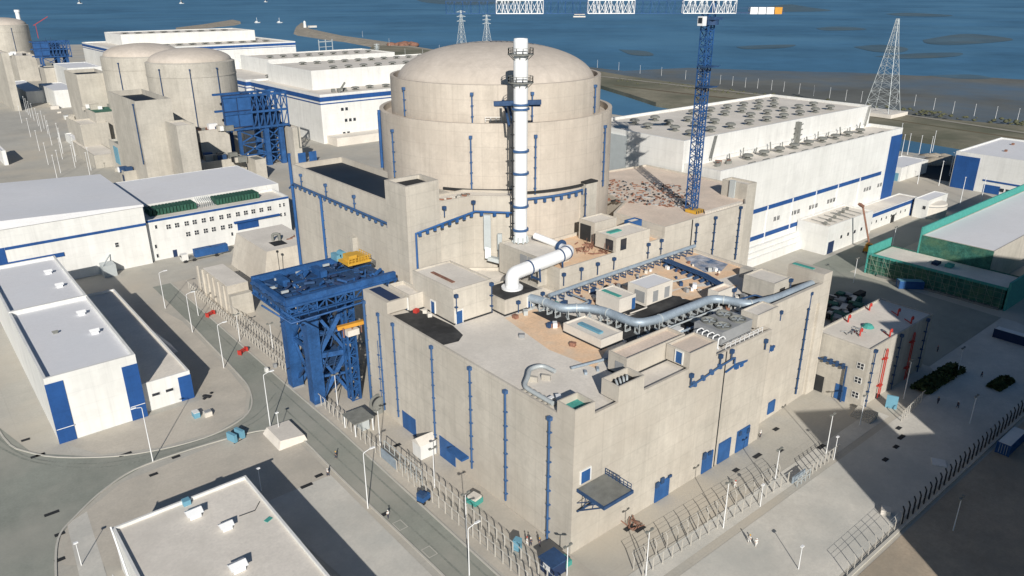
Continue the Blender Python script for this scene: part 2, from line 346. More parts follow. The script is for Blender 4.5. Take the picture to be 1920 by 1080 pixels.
struct('bare_soil', MB().sheet([(105,39),(230,39),(330,39),(330,-200),(80,-200)], Z+.002), 'soil')
kerb([(104,39.8),(190,40)], 'kerb', .5, .3)
# manhole covers and ground plates seen as small dark squares on the paving
mh = MB(); k = 0
for px, py in ((1540,838),(1455,805),(1463,845),(1420,855),(1380,882),(1685,803),(1690,820),(1660,862),(1680,838),(235,852),(48,825),(76,853),(70,855),(288,890),(330,857),(97,963),(112,1002),(112,1050),(575,911),(598,892),(1118,995),(1200,992),(745,835),(720,965),(1180,990)):
    x, y = at(px, py); s_ = .8 if k % 3 else 1.2; mh.box(x-s_, x+s_, y-.45, y+.45, .05, .09); k += 1
struct('drain_covers', mh, 'dark')

tm = MB(); rr_ = random.Random(8)
for cxx, y0, y1 in ((56.2,-20,150),(59.2,20,240)):
    tm.add([(cxx,y0,.045),(cxx+.35,y0,.045),(cxx+.35,y1,.045),(cxx,y1,.045)],[(0,1,2,3)])
for off in (0,1.7):
    pts = smooth([(2+off,178,0),(8,163+off,0),(19,151.6+off,0),(34,147.9+off,0),(48,148.6+off,0),(58,155+off*2,0)],6)
    for a, b_ in zip(pts[:-1], pts[1:]): d_ = (b_-a).normalized(); q = V((-d_.y,d_.x,0))*.2; tm.add([a-q+V((0,0,.045)),b_-q+V((0,0,.045)),b_+q+V((0,0,.045)),a+q+V((0,0,.045))],[(0,1,2,3)])
mat('tyre', (.255, .268, .237), .95, .2, .2, fine=.15); struct('tyre_tracks', tm, 'tyre')
rmk = MB()
for px, py in ((750,985),(805,1035)):
    x, y = at(px,py)
    for a in ((x-.9,x+.9,y-1.3,y-1.15),(x-.9,x+.9,y+1.15,y+1.3),(x-.9,x-.75,y-1.15,y+1.15),(x+.75,x+.9,y-1.15,y+1.15)): rmk.sheet(rect_(*a), .05)
struct('road_marking', rmk, 'kerb')
# ============================================================ reactor building
rc = thing('reactor_building', 'huge round beige concrete reactor building with the largest dome, right behind the white stack', 'reactor building', (134.6,169.0,0))
cx, cy = 134.6, 169.0
MB().lathe(cx, cy, [(32.4,0),(32.4,59.7),(31.3,59.7),(31.3,58.0),(29.0,58.0)], 120).build('lower_ring', 'concrete_warm', rc)
MB().lathe(cx, cy, [(29.0,57.8),(29.0,68.4),(28.1,68.4),(28.1,66.0),(27.0,66.0)], 120).build('upper_ring', 'concrete_warm', rc)
prof = [(27.4*math.cos(t), 65.8+10.9*math.sin(t)**.92) for t in [math.pi/2*i/22 for i in range(23)]]; prof[-1] = (.01, 76.7)
MB().lathe(cx, cy, prof, 120, sm=True).build('dome', 'concrete_dome', rc)
def onring(px, py, r):
    # azimuth on the ring seen at pixel column px
    best = None
    for i in range(720):
        t = 2*math.pi*i/720; p = V((cx+r*math.cos(t), cy+r*math.sin(t), 50))
        if V((math.cos(t), math.sin(t), 0)).dot(p) > 0: continue
        d = p-V((0,0,CAMZ)); u = 960+F*d.dot(CX)/d.dot(_fw)
        if best is None or abs(u-px) < best[0]: best = (abs(u-px), t)
    return best[1]
for px, z0, z1 in ((765,59.4,67),(888,59.4,67),(997,59.4,67),(1110,59.4,67)):
    t = onring(px, 0, 29.1); dpipe(rc, cx+29*math.cos(t), cy+29*math.sin(t), z0, z1-1, math.cos(t), math.sin(t), 'blue_pipe', .22, 2.6)
for px, z0, z1 in ((739,43.6,56.5),(883,43.6,57.2),(1004,42,57.2),(1132,40,56.8)):
    t = onring(px, 0, 32.6); dpipe(rc, cx+32.4*math.cos(t), cy+32.4*math.sin(t), z0, z1-1, math.cos(t), math.sin(t), 'blue_pipe', .24, 2.6)
t = onring(716, 0, 32.6); dpipe(rc, cx+32.4*math.cos(t), cy+32.4*math.sin(t), 44, 59, math.cos(t), math.sin(t), 'blue', .5, 3)
# base skirt flashing and the blue gutter low on the wall right of the stack
a0, a1 = onring(985, 0, 32), onring(1090, 0, 32)
b = MB(); pts = [(cx+32.9*math.cos(a0+(a1-a0)*i/14), cy+32.9*math.sin(a0+(a1-a0)*i/14), 40.9+i*.02) for i in range(15)]
b.tube(pts, .35, 8)
for i, p in enumerate(pts[::2]): b.obox(p[0], p[1], p[2]-.6, .6, .6, 1.3, 0)
b.build('gutter', 'blue_pipe', rc)
b = MB().lathe(cx, cy, [(32.4,42.4),(33.3,42.4),(33.3,42.8),(32.4,42.8)], 40, a0=a0-.02, a1=a1+.05); b.build('drip_ledge', 'dark', rc)
# crane brackets on the wall beside the stack
b = MB(); railing(b, [(cx-20.6,cy-21.6,59.7),(cx-17.6,cy-24.2,59.7)], 1.2, 0, .12, 1); b.build('railing', 'white', rc)

# ============================================================ vent stack
sx, sy = 112.3, 132.1
vs_ = thing('vent_stack', 'tall white ventilation stack with blue ring collars standing in front of the reactor dome', 'stack', (sx, sy, 33))
MB().lathe(sx, sy, [(1.62,33.4),(1.62,79.0),(1.5,79.9),(1.3,79.9),(1.3,78)], 32, sm=True).build('shaft', 'pipe_white', vs_)
for z in (36.4,42.2,50.1,55.3): MB().lathe(sx, sy, [(1.62,z-.25),(2.0,z-.25),(2.0,z+.25),(1.62,z+.25)], 28).build('collar', 'blue_pipe', vs_)
for z in (64.8,65.8): MB().lathe(sx, sy, [(1.62,z-.2),(2.05,z-.2),(2.05,z+.2),(1.62,z+.2)], 28).build('collar', 'blue_pipe', vs_)
for z in (70.6, 76.6):
    b = MB().lathe(sx, sy, [(1.62,z-.12),(2.9,z-.12),(2.9,z+.12),(1.62,z+.12)], 20)
    ring = [(sx+2.8*math.cos(2*math.pi*i/12), sy+2.8*math.sin(2*math.pi*i/12), z+.1) for i in range(13)]; railing(b, ring, 1.2, 0, .1, 3)
    for i in range(8):
        t = math.pi*i/4; b.bar((sx+2.7*math.cos(t), sy+2.7*math.sin(t), z-.1), (sx+1.6*math.cos(t), sy+1.6*math.sin(t), z-1.2), .14)
    b.build('platform', 'vent_grey', vs_)
b = MB()
b.bar((sx-4.6, sy+4.0, 65.9), (sx+3.9, sy-2.6, 66.2), .9, 1.0); b.bar((sx-3.6, sy+5.0, 65.4), (sx+4.6, sy-1.6, 65.4), .5, .7)
for e in (-1, 1): b.bar((sx-1.2, sy+3+e*.8, 65.4), (sx+2.0, sy+8+e*.8, 65.4), .6, .6); b.bar((sx-.6, sy+2.6+e*.8, 60.5), (sx+1.6, sy+7+e*.8, 65.2), .5, .5)
b.build('bracket', 'blue_dark', vs_)
b = MB(); b.tube([(sx-1.95, sy+.5, 34), (sx-1.95, sy+.5, 64)], .16, 6)
for z in range(35, 64, 3): b.box(sx-2.3, sx-1.6, sy+.2, sy+.9, z, z+.15)
b.build('ladder', 'dark', vs_)
b = MB()
for i in range(10):
    t = 2*math.pi*i/10; b.bar((sx+1.9*math.cos(t), sy+1.9*math.sin(t), 33.2), (sx+1.65*math.cos(t), sy+1.65*math.sin(t), 34.8), .35)
b.build('base_flange', 'galv', vs_)

# ============================================================ fuel and auxiliary blocks in front of the reactor
ab = thing('fuel_building', 'tall beige concrete block left of the reactor with a black sunken roof and blue downpipes', 'industrial building', (88,144,0))
shell(ab, [(87.8,149.5),(93.5,149.5),(104,149.5),(104,166),(104,204.5),(87.8,204.5)], 0, 43.5, 1.6, .7, 'concrete', 'membrane_navy')
ab2 = thing('auxiliary_building', 'beige concrete block with bent front wall and blue wall pipe, left of the white stack', 'industrial building', (98,142,0))
shell(ab2, [(87.7,144.2),(96.5,143.6),(106.2,142.6),(113.7,135.6),(117,140),(108,149.3),(87.7,149.3)], 0, 43.5, .5, .4, 'concrete', 'roof_light')
ab3, _ = shell(ab2, [(86.6,141.4),(96.4,142.6),(96.4,150.4),(86.6,150.4)], 20, 49.0, 1.5, .8, 'concrete', 'roof_pink', 'tower', 'tower_roof')
MB().box(89,95,145,149.4,47.6,48.2).build('roof_duct', 'dark', ab3)
b = MB(); zz = 38.6
b.tube([(87.2,206,36.3),(87.2,203,38.2),(87.2,149.6,38.2)], .3, 8)
for y in range(151, 204, 3): b.obox(87.25, y, 37.6, .5, .7, .9)
b.build('gutter_pipe', 'blue_pipe', ab)
for y, z in ((198,38.2),(183,38.2),(167.5,38.2),(150.6,38.2)):
    dpipe(ab, 87.8, y, 38.2, 41.2, -1, 0, 'blue_pipe', .2, 9)
dpipe(ab, 87.8, 186.5, 6, 38.2, -1, 0, 'blue', .42, 2.6, False); dpipe(ab, 87.8, 204.3, 8, 46, -1, 0, 'blue', .55, 4)
b = MB(); pp = [(88.6,141.1,26.5),(88.6,141.1,37.9),(96.9,141.0,39.0),(105.9,141.5,39.9),(113,135.2,39.6)]; b.tube(pp, .27, 8)
for k in range(1, 4):
    p, q = V(pp[k]), V(pp[k+1]); m_ = 4 if k < 3 else 3
    for j in range(m_): e = p.lerp(q, (j+.5)/m_); b.obox(e.x, e.y, e.z-.55, .7, .5, .9)
b.build('wall_pipe', 'blue', ab2)
for x, y, z in ((97.5,142.3,40),(105.4,141.4,40.2),(112.6,135.4,40)): b = MB(); b.tube([(x,y,z),(x,y,z+1.8)], .15); b.box(x-.4,x+.4,y-.4,y+.4,z+1.8,z+2.5); b.build('hopper', 'blue_dark', ab2)
b = MB().lathe(cx, cy, [(32.45,43.0),(32.8,43.0),(32.8,43.6),(32.45,43.6)], 60, a0=onring(830,0,32.6), a1=onring(975,0,32.6)); b.build('base_flashing', 'dark', rc)
rk_ = random.Random(6)
for i in range(16): MB().obox(97.6+rk_.random()*10, 145.0+rk_.random()*1.6-(i%4)*.1, 43.2, .5+rk_.random(), .4, .3, rk_.random()*3).build('roof_fitting', rk_.choice(('vent_grey','rust','cream')), ab2)
# grey duct pair down the front of this block
for (x, y, zt, w_) in ((108.4,140.2,39.2,1.7), (110.5,138,34.5,1.1)):
    b = MB(); b.obox(x-.5,y-.9,(zt+30.5)/2,w_,1.0,zt-30.5,R(-42)); b.bar((x-.5,y-.9,31.0),(x-1.2,y-1.9,28.4),w_*.8,.9); b.bar((x-1.2,y-1.9,28.6),(x+2.2,y-5,27.4),w_*.9,1.0); b.build('vertical_duct', 'galv', ab2)
MB().box(86.4,87.9,168.2,170.6,25,30.5).build('wall_niche', 'concrete_grey', ab)
# ============================================================ main nuclear auxiliary building in the foreground
M = thing('nuclear_auxiliary_building', 'long pale concrete building filling the foreground, roof crowded with pipes and plant rooms', 'industrial building', (73.5,73,0))
RZ = 25.3
Mp = [(73.5,73),(129,73),(129,76),(156,77.2),(158,115.8),(110.5,115.8),(110.5,136),(104,141.5),(87.4,143.2),(87.4,139.6),(73.2,139.6)]
wl, rf = shell(M, Mp, 0, 26, .7, .45, 'concrete', 'roof_light')
def rsheet(px, m, name='roof_finish', dz=.02): return MB().sheet(ccw([at(x,y,RZ) for x,y in px]), RZ+dz).build(name, m, M)
MB().sheet(ccw([(92.0,113.2),(100.2,112.6),(99.5,100),(98.2,89.3),(90.4,85.0),(89.0,96)]), RZ+.02).build('roof_finish', 'roof_sand', M)
MB().sheet([(74.2,110.8),(77.8,110.2),(80.2,112),(81.3,117),(80.6,128.2),(74.3,129.5)], RZ+.025).build('roof_finish', 'roof_black', M)
MB().sheet([(97.5,86.4),(103.8,84.2),(115,83),(131,88),(141,80),(155,79),(155,84),(133,92),(128,97),(108,97),(104.2,104),(102,110),(98.4,112),(98.2,104),(103.6,101),(103.4,89)], RZ+.03).build('roof_finish', 'roof_black', M)
MB().sheet([(110,105.5),(131,101),(145,98),(157,97),(157,114.8),(112,115)], RZ+.02).build('roof_finish', 'roof_sand', M)
MB().sheet([(130,93.5),(141,90),(146,93),(135,100),(129,100)], RZ+.035).build('roof_finish', 'roof_sand', M)['label'] = 'pale yellow primed roof patch'
MB().sheet([(113,97.5),(128,94),(130,97),(127.5,100.5),(116,104.5)], RZ+.04).build('roof_finish', 'roof_black', M)
MB().sheet([(147,103),(151,101),(156.5,103),(156.8,112),(152,113.2),(149.5,110)], RZ+.05).build('roof_tarpaulin', 'mottled_tarp', M)
MB().sheet([(92.6,84.7),(97.0,84.6),(102,74),(91.5,74)], RZ+.015).build('roof_finish', 'roof_light', M)
# parapet pieces and roof-edge towers (each a step of the roofline)
def room(x0, x1, y0, y1, z, m='concrete', rm='roof_light', z0=RZ, par=.35, nm='roof_room'):
    o, r_ = shell(M, rect(x0,x1,y0,y1), z0, z, par, .25, m, rm, nm, 'room_roof'); r_.parent = o
    b = MB().box(x0-.1,x1+.1,y0-.1,y0-.02,z0,z0+.35).box(x0-.1,x0-.02,y0-.02,y1,z0,z0+.35)
    if z0 < 25.6: b.build('flashing', 'dark', o)
    return o
room(73.48, 78.0, 72.98, 77.1, 28.3, rm='teal', z0=26, par=1.2, nm='corner_turret')
room(83.5, 89.9, 72.97, 76.9, 29.0, rm='roof_black', z0=26, par=1.3, nm='corner_turret')
b = MB()
for i in range(4): b.tube(smooth([(84.6+i*.9,74+i*.2,28.0),(85.2+i*.9,75.2,28.6),(86.0+i*.9,76,28.1)],4), .22, 6)
b.build('roof_pipework', 'galv', M)
E_ = room(91.6, 107.8, 78.6, 83.0, 29.3, rm='roof_pink', par=.6, nm='long_plant_room')
room(102.2, 110.2, 72.96, 78.4, 29.1, z0=26, rm='roof_pink', par=.5, nm='stair_room')
door(M, 'x', 102.2, 74.6, 76.0, 26.3, 28.6); pan(M, 'louvre', 'x', 91.6, 79.2, 81.2, 26, 28, 'grey')
room(126.4, 133.9, 75.0, 78.9, 29.0, z0=26.02, rm='roof_light', par=.25, nm='stair_room')
MB().box(133.92,154.2,76.5,77.3,24.0,28.6).build('parapet', 'concrete', M); MB().box(154.3,157.9,76.6,85.5,0,30.6).build('corner_pillar', 'concrete', M)
MB().box(155.2,156.2,80,85,30.6,30.8).build('coping', 'teal', M)
MB().box(73.2,78.2,129.4,139.5,26,28.6).build('edge_wall', 'concrete', M); MB().box(74.2,76.9,130,138.5,28.6,28.65).build('roof_hatch', 'navy', M)
room(78.3, 82.3, 128.6, 137.2, 29.2, par=.8, rm='roof_light', nm='small_plant_room')
# box-shaped house on the left part of the roof
H2 = room(81.7, 91.7, 117.1, 132.3, 33.1, rm='roof_light', par=.35, nm='roof_house')
MB().box(84.2,85.0,121,129,32.86,33.0).build('timber_stack', 'rust', M)
door(M, 'x', 81.7, 124.0, 125.3, RZ+.3, RZ+2.9); door(M, 'x', 78.3, 129.4, 130.6, RZ+.3, RZ+2.9); door(M, 'y', 117.1, 82.2, 83.7, RZ+.1, RZ+2.9)
dpipe(M, 82.1, 117.1, RZ+2.5, 31.5, 0, -1, 'blue_dark', .13, 2.0); dpipe(M, 91.3, 117.1, RZ+.3, 31.8, 0, -1, 'blue_dark', .13, 2.4)
# podium carrying the white elbow duct
room(92.6, 103.2, 113.9, 123.2, 28.9, rm='roof_black', par=.3, nm='podium'); door(M, 'y', 113.9, 99.0, 100.2, RZ+.3, RZ+2.5); dpipe(M, 96.0, 113.9, RZ, 27.4, 0, -1, 'blue_dark', .12, 3); dpipe(M, 103.0, 113.9, RZ, 27.6, 0, -1, 'blue_dark', .12, 3)
MB().box(110.4,128,98.2,98.4,RZ,RZ+.05).build('roof_joint', 'dark', M)
# white louvred plant room, two smaller rooms, low flat box
B1 = room(119.3, 127.9, 97.8, 103.4, 29.6, 'cream', 'roof_white', par=.12, nm='louvred_plant_room')
pan(B1, 'louvre', 'x', 119.3, 98.4, 101.2, RZ+.8, 28.6, 'grey')
for x in (121.3,125.2): pan(B1, 'louvre', 'y', 97.8, x, x+1.6, RZ+.7, 28.5, 'grey')
B2 = room(111.6, 116.8, 98.8, 105.6, 28.9, 'cream', 'roof_light', par=.2, nm='plant_room')
door(M, 'x', 111.6, 98.6, 98.61, RZ, RZ+.1); pan(B2, 'door', 'y', 98.8, 115.6, 116.6, RZ+.2, 28.1, 'blue'); MB().box(112.6,113.6,100,105,28.75,28.9).build('tarpaulin', 'teal', B2)
B3 = room(96.6, 102.7, 89.6, 100.1, 27.4, 'cream', 'roof_light', par=.35, nm='flat_roof_box'); MB().box(98.6,99.7,92,98,27.1,27.5).build('blue_cover', 'cyan', B3)
B4 = room(131.6, 137.4, 88.2, 90.9, 28.6, 'cream', 'roof_pink', par=.5, nm='small_plant_room'); dpipe(M, 136.9, 88.2, RZ, 27.6, 0, -1, 'blue_dark', .13, 4)
B5 = room(142.6, 149.4, 81.6, 89.4, 29.8, 'concrete_grey', 'roof_light', par=.3, nm='plant_room'); pan(B5, 'door', 'y', 81.6, 145, 147, RZ, 28, 'dark'); dpipe(M, 148.6, 81.6, RZ+1.5, 29, 0, -1, 'blue_dark', .16, 6)
for (x0,x1,y0,y1,z) in ((150,152,86,92,28),(151,153.5,93,96,27.6)): MB().box(x0,x1,y0,y1,RZ,z).build('cabinet', 'concrete_grey', M)
# left face: blue downpipes, doors; right face: joint, gutters, doors
for y, z0, z1 in ((78.4,0,24.2),(89.9,1.5,24.2),(100.3,3,24.6),(112.9,0,24.2),(127.3,2,24.1),(133.3,1,24.4)): dpipe(M, 73.5, y, z0, z1, -1, 0, 'blue_pipe', .24, 2.9)
dpipe(M, 73.3, 139.0, 0, 25.5, -1, 0, 'blue_pipe', .36, 3)
dpipe(M, 73.5, 134.4, 1, 18, -1, 0, 'blue_pipe', .09, 3, False)
pan(M, 'door', 'x', 73.5, 120.6, 125.9, 0, 4.3, 'blue', .3); pan(M, 'door', 'x', 73.5, 106.2, 111.6, 0, 4.9, 'blue', .3)
MB().box(71.6,73.45,101.6,106.6,4.4,4.9).build('door_canopy', 'blue', M)
cv = MB().box(74.6,81.2,66.9,72.95,12.85,13.05).build('canopy', 'vent_grey', M)
b = MB(); railing(b, [(81.1,72.8,13.05),(81.1,67.0,13.05)], 1.2, 0, .1, .8)
b.box(74.4,81.4,66.65,66.9,12.5,13.1); b.box(74.4,74.6,66.9,72.95,12.5,13.1); b.box(81.2,81.4,66.9,72.95,12.5,13.1); b.build('canopy_edge', 'blue_dark', cv)
b = MB()
for x in (74.6,76.8,79,81.1):
    b.bar((x,67.0,12.8),(x,72.9,8.6),.2); b.bar((x,69,12.8),(x,72.9,10.2),.14); b.bar((x,71,12.8),(x,71.2,9.9),.12); b.bar((x,69,12.8),(x,69.4,11.3),.12)
b.bar((74.5,72.75,8.6),(81.2,72.75,8.6),.25); b.build('canopy_brackets', 'blue_dark', cv)
door(M, 'y', 73, 75.3, 77.4, 13.6, 16.0)
for x0, x1, z1 in ((95.2,99.2,4.2),(109.4,112.7,4.4),(114.6,118.6,4.9),(120.8,125.2,5.2)): pan(M, 'door', 'y', 73, x0, x1, .1, z1, 'blue', .25)
b = MB()
for i, x in enumerate((95.0,96.4,98.6,109.2,110.9,121,124)): b.box(x,x+.9,72.5,72.72,3.6+.3*(i%3),4.7+.4*(i%2))
b.build('door_fittings', 'blue_dark', M)
pan(M, 'door', 'y', 76.4, 137.6, 140.2, 1.2, 4.2, 'blue', .25)
MB().box(113.5,113.75,72.9,73.05,0,25.9).build('expansion_joint', 'dark', M)
dpipe(M, 149.6, 77.0, 2, 27.0, 0, -1, 'blue_dark', .24, 2.5)
b = MB(); b.tube([(102.4,72.5,22.4),(106.5,72.5,22.9),(111,72.5,23.6),(115.5,72.5,24.0),(116,72.5,24.0),(116,72.5,22.6)], .2, 6)
for x in (103.5,106,108.5,111): b.box(x,x+.6,72.2,72.95,22.0+(x-103)*.15,22.9+(x-103)*.15)
b.build('gutter', 'blue_pipe', M)
b = MB(); b.bar((113.5,72.6,21.6),(116.5,72.6,22.1),.25); b.bar((116.5,72.5,22.1),(134.6,75.2,19.6),.45,.45)
for i in range(9): b.obox(117.2+i*2.05, 72.7+i*.3, 21.4-i*.28, .9, .5, .6)
b.build('gutter', 'blue', M)
for x, y, z in ((102.6,72.5,22.8),(111.2,72.5,23.9),(114.8,72.5,23.8),(126.6,72.6,22.3),(137.5,76.3,24.3)):
    b = MB(); b.tube([(x,y,z),(x,y,z+1.6)], .14); b.obox(x,y,z+1.9,.7,.6,.8); b.build('hopper', 'blue_dark', M)

# lamp brackets and low kerb on the roof
b = MB(); b.tube([(86.5,87.3,RZ+.4),(104,83.6,RZ+.4)], .28, 8)
for i in range(6):
    x = 87.5+i*2.6; y = 84.6-i*.5; b.obox(x,y,RZ+.3,1.1,.5,.5,.9)
b.build('roof_kerb_pipe', 'steel', M)

# ---- equipment standing on the roof (things of their own)
def supports(par_, mt_, pts, z, step, w=.18, foot=.55):
    P = [V(p) for p in pts]; acc = step*.5
    for i in range(len(P)-1):
        L_ = (P[i+1]-P[i]).length; t = acc
        while t < L_:
            e = P[i].lerp(P[i+1], t/L_); d = (P[i+1]-P[i]).normalized(); s_ = V((-d.y, d.x, 0))
            b = MB()
            for k in (-1, 1): b.bar(e+s_*k*.75, V((*(e+s_*k*.75).xy, z)), w, w)
            b.bar(e+s_*.95-V((0,0,.95)), e-s_*.95-V((0,0,.95)), w, .3); b.obox(e.x, e.y, z+.12, foot, foot*2.6, .24, math.atan2(d.y, d.x)); b.build('support', mt_, par_); t += step
        acc = t-L_
dp = [(99.6,114.6,27.6),(100.6,111.5,27.6),(101.0,105.2,27.6),(104.6,103.0,27.6),(106.8,99.4,27.6),(107.2,90.0,27.6),(112.2,88.6,27.6),(129.6,88.4,27.6),(131.6,85.6,27.6),(132.8,81.2,27.6),(140.5,79.6,27.6),(154.2,79.2,27.6)]
sd = thing('silver_duct', 'fat silver pipe on short legs winding across the middle of the foreground roof', 'pipe', (107,90,RZ), 'metal pipes on the foreground roof')
fp = fillet(dp, 2.2, 5); b = MB(); b.tube(fp, .92, 14); b.build('pipe', 'steel', sd)
supports(sd, 'galv', dp, RZ, 2.4)
for k in (6, 14, 24, 34, 44, 52):
    if k < len(fp)-1: b = MB(); d = (fp[k+1]-fp[k]).normalized()*.12; b.tube([fp[k]-d, fp[k]+d], 1.02, 14); b.build('flange', 'galv', sd)
bd = [(104.5,113.0,27.2),(110.2,113.2,27.2),(125,113.6,27.2),(157,114.0,27.2)]
s2 = thing('blue_grey_duct', 'long straight grey blue pipe along the back edge of the foreground roof', 'pipe', (130,113.5,RZ), 'metal pipes on the foreground roof')
MB().tube(bd, .5, 10).build('pipe', 'steel', s2); MB().tube([(111,115.1,26.3),(157,115.1,26.3)], .2, 6, 0).build('side_pipe', 'blue_dark', s2); supports(s2, 'blue_dark', bd, RZ, 2.6, .14, .4)
s3 = thing('pipe_rack', 'dark blue pipe rack crossing the sandy roof toward the small plant rooms', 'pipe', (144,112,RZ), 'metal pipes on the foreground roof')
b = MB()
for k in range(3): b.tube([(143.4+k*.8,113,26.4),(142.0+k*.8,100,26.4),(138.6+k*.8,90.5,26.4)], .28, 7)
b.build('pipes', 'blue_dark', s3)
for i in range(11): y = 112-i*2.1; MB().box(142.2-i*.3,145.8-i*.3,y-.15,y+.15,RZ,RZ+.8).build('support', 'blue_dark', s3)
s4 = thing('return_pipe', 'grey curled pipe loop lying near the corner turret of the foreground roof', 'pipe', (77,86,RZ), 'metal pipes on the foreground roof')
b = MB(); b.tube(fillet([(74.8,79.5,RZ+.9),(74.8,87.0,RZ+.9),(77.2,88.6,RZ+1.2),(79.4,90.8,RZ+1.2),(82.2,90.4,RZ+1.2),(82.6,87.4,RZ+1.0)], 1.3), .42, 9); b.build('pipe', 'galv', s4)
b = MB()
for i in range(6): b.box(74.1,76.1,79.8+i*1.3,80.3+i*1.3,RZ,RZ+.5)
b.build('support', 'concrete_grey', s4)
for x, y in ((78.3,88.5),(80.5,87.5)): MB().obox(x,y,RZ+.5,.5,1.6,1.0,.6).build('support', 'concrete_grey', s4)
s5 = thing('exhaust_elbow', 'thick white exhaust duct bending down onto the black podium below the stack', 'duct', (98.7,117.5,28.9))
ep = fillet([(98.7,118.8,28.9),(98.7,118.8,32.0),(104,118.8,32.4),(114.0,119.0,33.0),(116.6,119.6,33.2),(116.9,124.0,33.6),(115.3,130.2,34.6)], 3.0, 7)
rr = [1.55 if i < len(ep)*.70 else 1.55-.75*min(1,(i-len(ep)*.70)/4) for i in range(len(ep))]
MB().tube(ep, rr, 20).build('duct', 'pipe_white', s5)
MB().lathe(98.7,118.8,[(1.5,28.7),(2.4,28.7),(2.4,29.1),(1.6,29.1)],24).build('base_ring', 'pipe_white', s5)
for k, (i) in enumerate((12, 18, 25, 34)):
    if i < len(ep)-1:
        d = (ep[i+1]-ep[i]).normalized()*.16; MB().tube([ep[i]-d, ep[i]+d], 1.68, 20).build('strap', 'blue_dark', s5)
for x, y in ((105.5,118.6),(113,119.2)):
    b = MB(); b.bar((x,y-1.5,28.9),(x,y-1.2,32),.3); b.bar((x,y+1.5,28.9),(x,y+1.2,32),.3); b.bar((x,y-1.5,29.4),(x,y+1.5,29.4),.4); b.build('saddle', 'blue_dark', s5)
# cooling unit
cu = thing('cooling_unit', 'large dark grey rooftop cooling unit with four round fans near the front roof edge', 'cooling unit', (120,78,RZ))
MB().box(114.9,124.9,75.2,81.8,RZ+.6,28.6).build('casing', 'grey', cu)
for x in (117.4,122.3):
    for y in (76.9,80.1):
        b = MB().lathe(x,y,[(1.55,28.6),(1.7,29.0),(1.5,29.0),(1.3,28.7),(.01,28.7)],20); b.build('fan_ring', 'vent_grey', cu)
        b = MB(); [b.obox(x+.6*math.cos(a),y+.6*math.sin(a),28.85,1.3,.3,.05,a) for a in [k*math.pi*2/5 for k in range(5)]]; b.build('fan_blades', 'galv', cu)
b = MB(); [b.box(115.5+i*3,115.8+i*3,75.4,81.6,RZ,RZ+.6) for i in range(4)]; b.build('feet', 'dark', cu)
b = MB()
for i in range(5):
    y = 74.4+i*1.25; b.tube(fillet([(112.6,y,26.2),(112.6,y,28.4),(114.2,y,28.4),(114.9,y,27.6)],.5,3), .14, 6)
b.tube([(112.6,74.2,26.3),(112.6,79.8,26.3)], .22, 6); b.build('inlet_pipes', 'white_metal', cu)
b = MB(); railing(b, [(114.0,73.5,26),(126.2,73.5,26)], 1.1, 0, .09, 1.5); b.build('parapet_railing', 'white_metal', M)
for i, (x, y, z, a, b_, lab) in enumerate(((113.4,84.6,1.4,2.0,1.6,'small white pump box between the silver pipe and the cooling unit'),(121.5,85.0,1.0,2.6,1.6,'pale flat equipment box behind the cooling unit'),(133.6,83.4,1.2,2.2,2.2,'white box beside the small plant room on the black roofing'),(136.5,84.6,.9,3.0,1.6,'low navy skid between the silver pipe and the grey plant room'))):
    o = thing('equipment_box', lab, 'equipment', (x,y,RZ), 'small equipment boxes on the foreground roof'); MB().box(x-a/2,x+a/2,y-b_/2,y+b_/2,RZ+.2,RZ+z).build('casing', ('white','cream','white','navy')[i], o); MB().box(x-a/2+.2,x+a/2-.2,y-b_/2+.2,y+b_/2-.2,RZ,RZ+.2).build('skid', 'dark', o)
# loose stuff on the sand-coloured roof: crates and sacks
k = 0
for x0, y0, m, lab in ((104.8,111.2,'teal','green tarpaulin bundle near the podium on the foreground roof'),(79.2,127.6,'red','red barrel outside the small plant room door'),(80.6,126.2,'cream','cream sack nearest the blue door of the box shaped roof house'),(80.2,124.0,'cream','cream crate between two blue roof doors'),(93.6,111.6,'rust','brown box on the corner of the sandy roofing'),(93.6,94.2,'rust','dark scrap pile in the middle of the sandy roofing'),(88.5,103.5,'grey','small grey vent on the pale open part of the roof')):
    o = tag(MB().obox(x0, y0, RZ+.45, 1.1, .9, .8, .4*k).build('roof_clutter', m), lab, 'object', 'loose items on the foreground roof'); k += 1
b = MB()
random.seed(3)
for i in range(26):
    x = 111+random.random()*17; y = 107+random.random()*5; b.obox(x, y, RZ+.15, .5+random.random()*1.4, .4+random.random()*.7, .3, random.random()*3, random.choice((0,0,1,2)))
tag(b.build('building_debris', ['cream','grey','rust']), 'scattered boards and packing along the back pipe of the foreground roof', 'debris', kind='stuff')

# smaller pipes, cable trays and boxes crowding the black part of the roof
rq = random.Random(31)
for k, (pp_, r_, m_) in enumerate((([(103.9,86.2,26.2),(112,84.9,26.2),(114,83.6,26.2),(128,83.4,26.2),(130,82,26.2),(130,78.4,26.2)],.25,'steel'),([(104,86.9,26.6),(111.4,86.0,26.6),(129,85.6,26.6)],.2,'galv'),([(108.4,97,26.1),(108.4,91.5,26.1),(128,90.2,26.1)],.18,'blue_dark'),([(134,80.0,26.3),(134,78.3,26.3),(153,77.9,26.3)],.25,'steel'),([(133.6,86.4,26.3),(141.6,85.4,26.3),(141.6,80.8,26.3)],.22,'blue_dark'),([(103.8,108.0,26.2),(107,106.6,26.2),(110.6,106.6,26.2),(110.6,112.4,26.2)],.2,'steel'),([(128.6,104.2,26.1),(137.2,102.2,26.1),(140,101.6,26.1)],.2,'galv'),([(113.0,96.8,26.0),(118.4,96.6,26.0),(118.4,104,26.0)],.16,'cream'))):
    MB().tube(fillet(pp_,.7,3), r_, 7).build('small_pipe', m_, M)
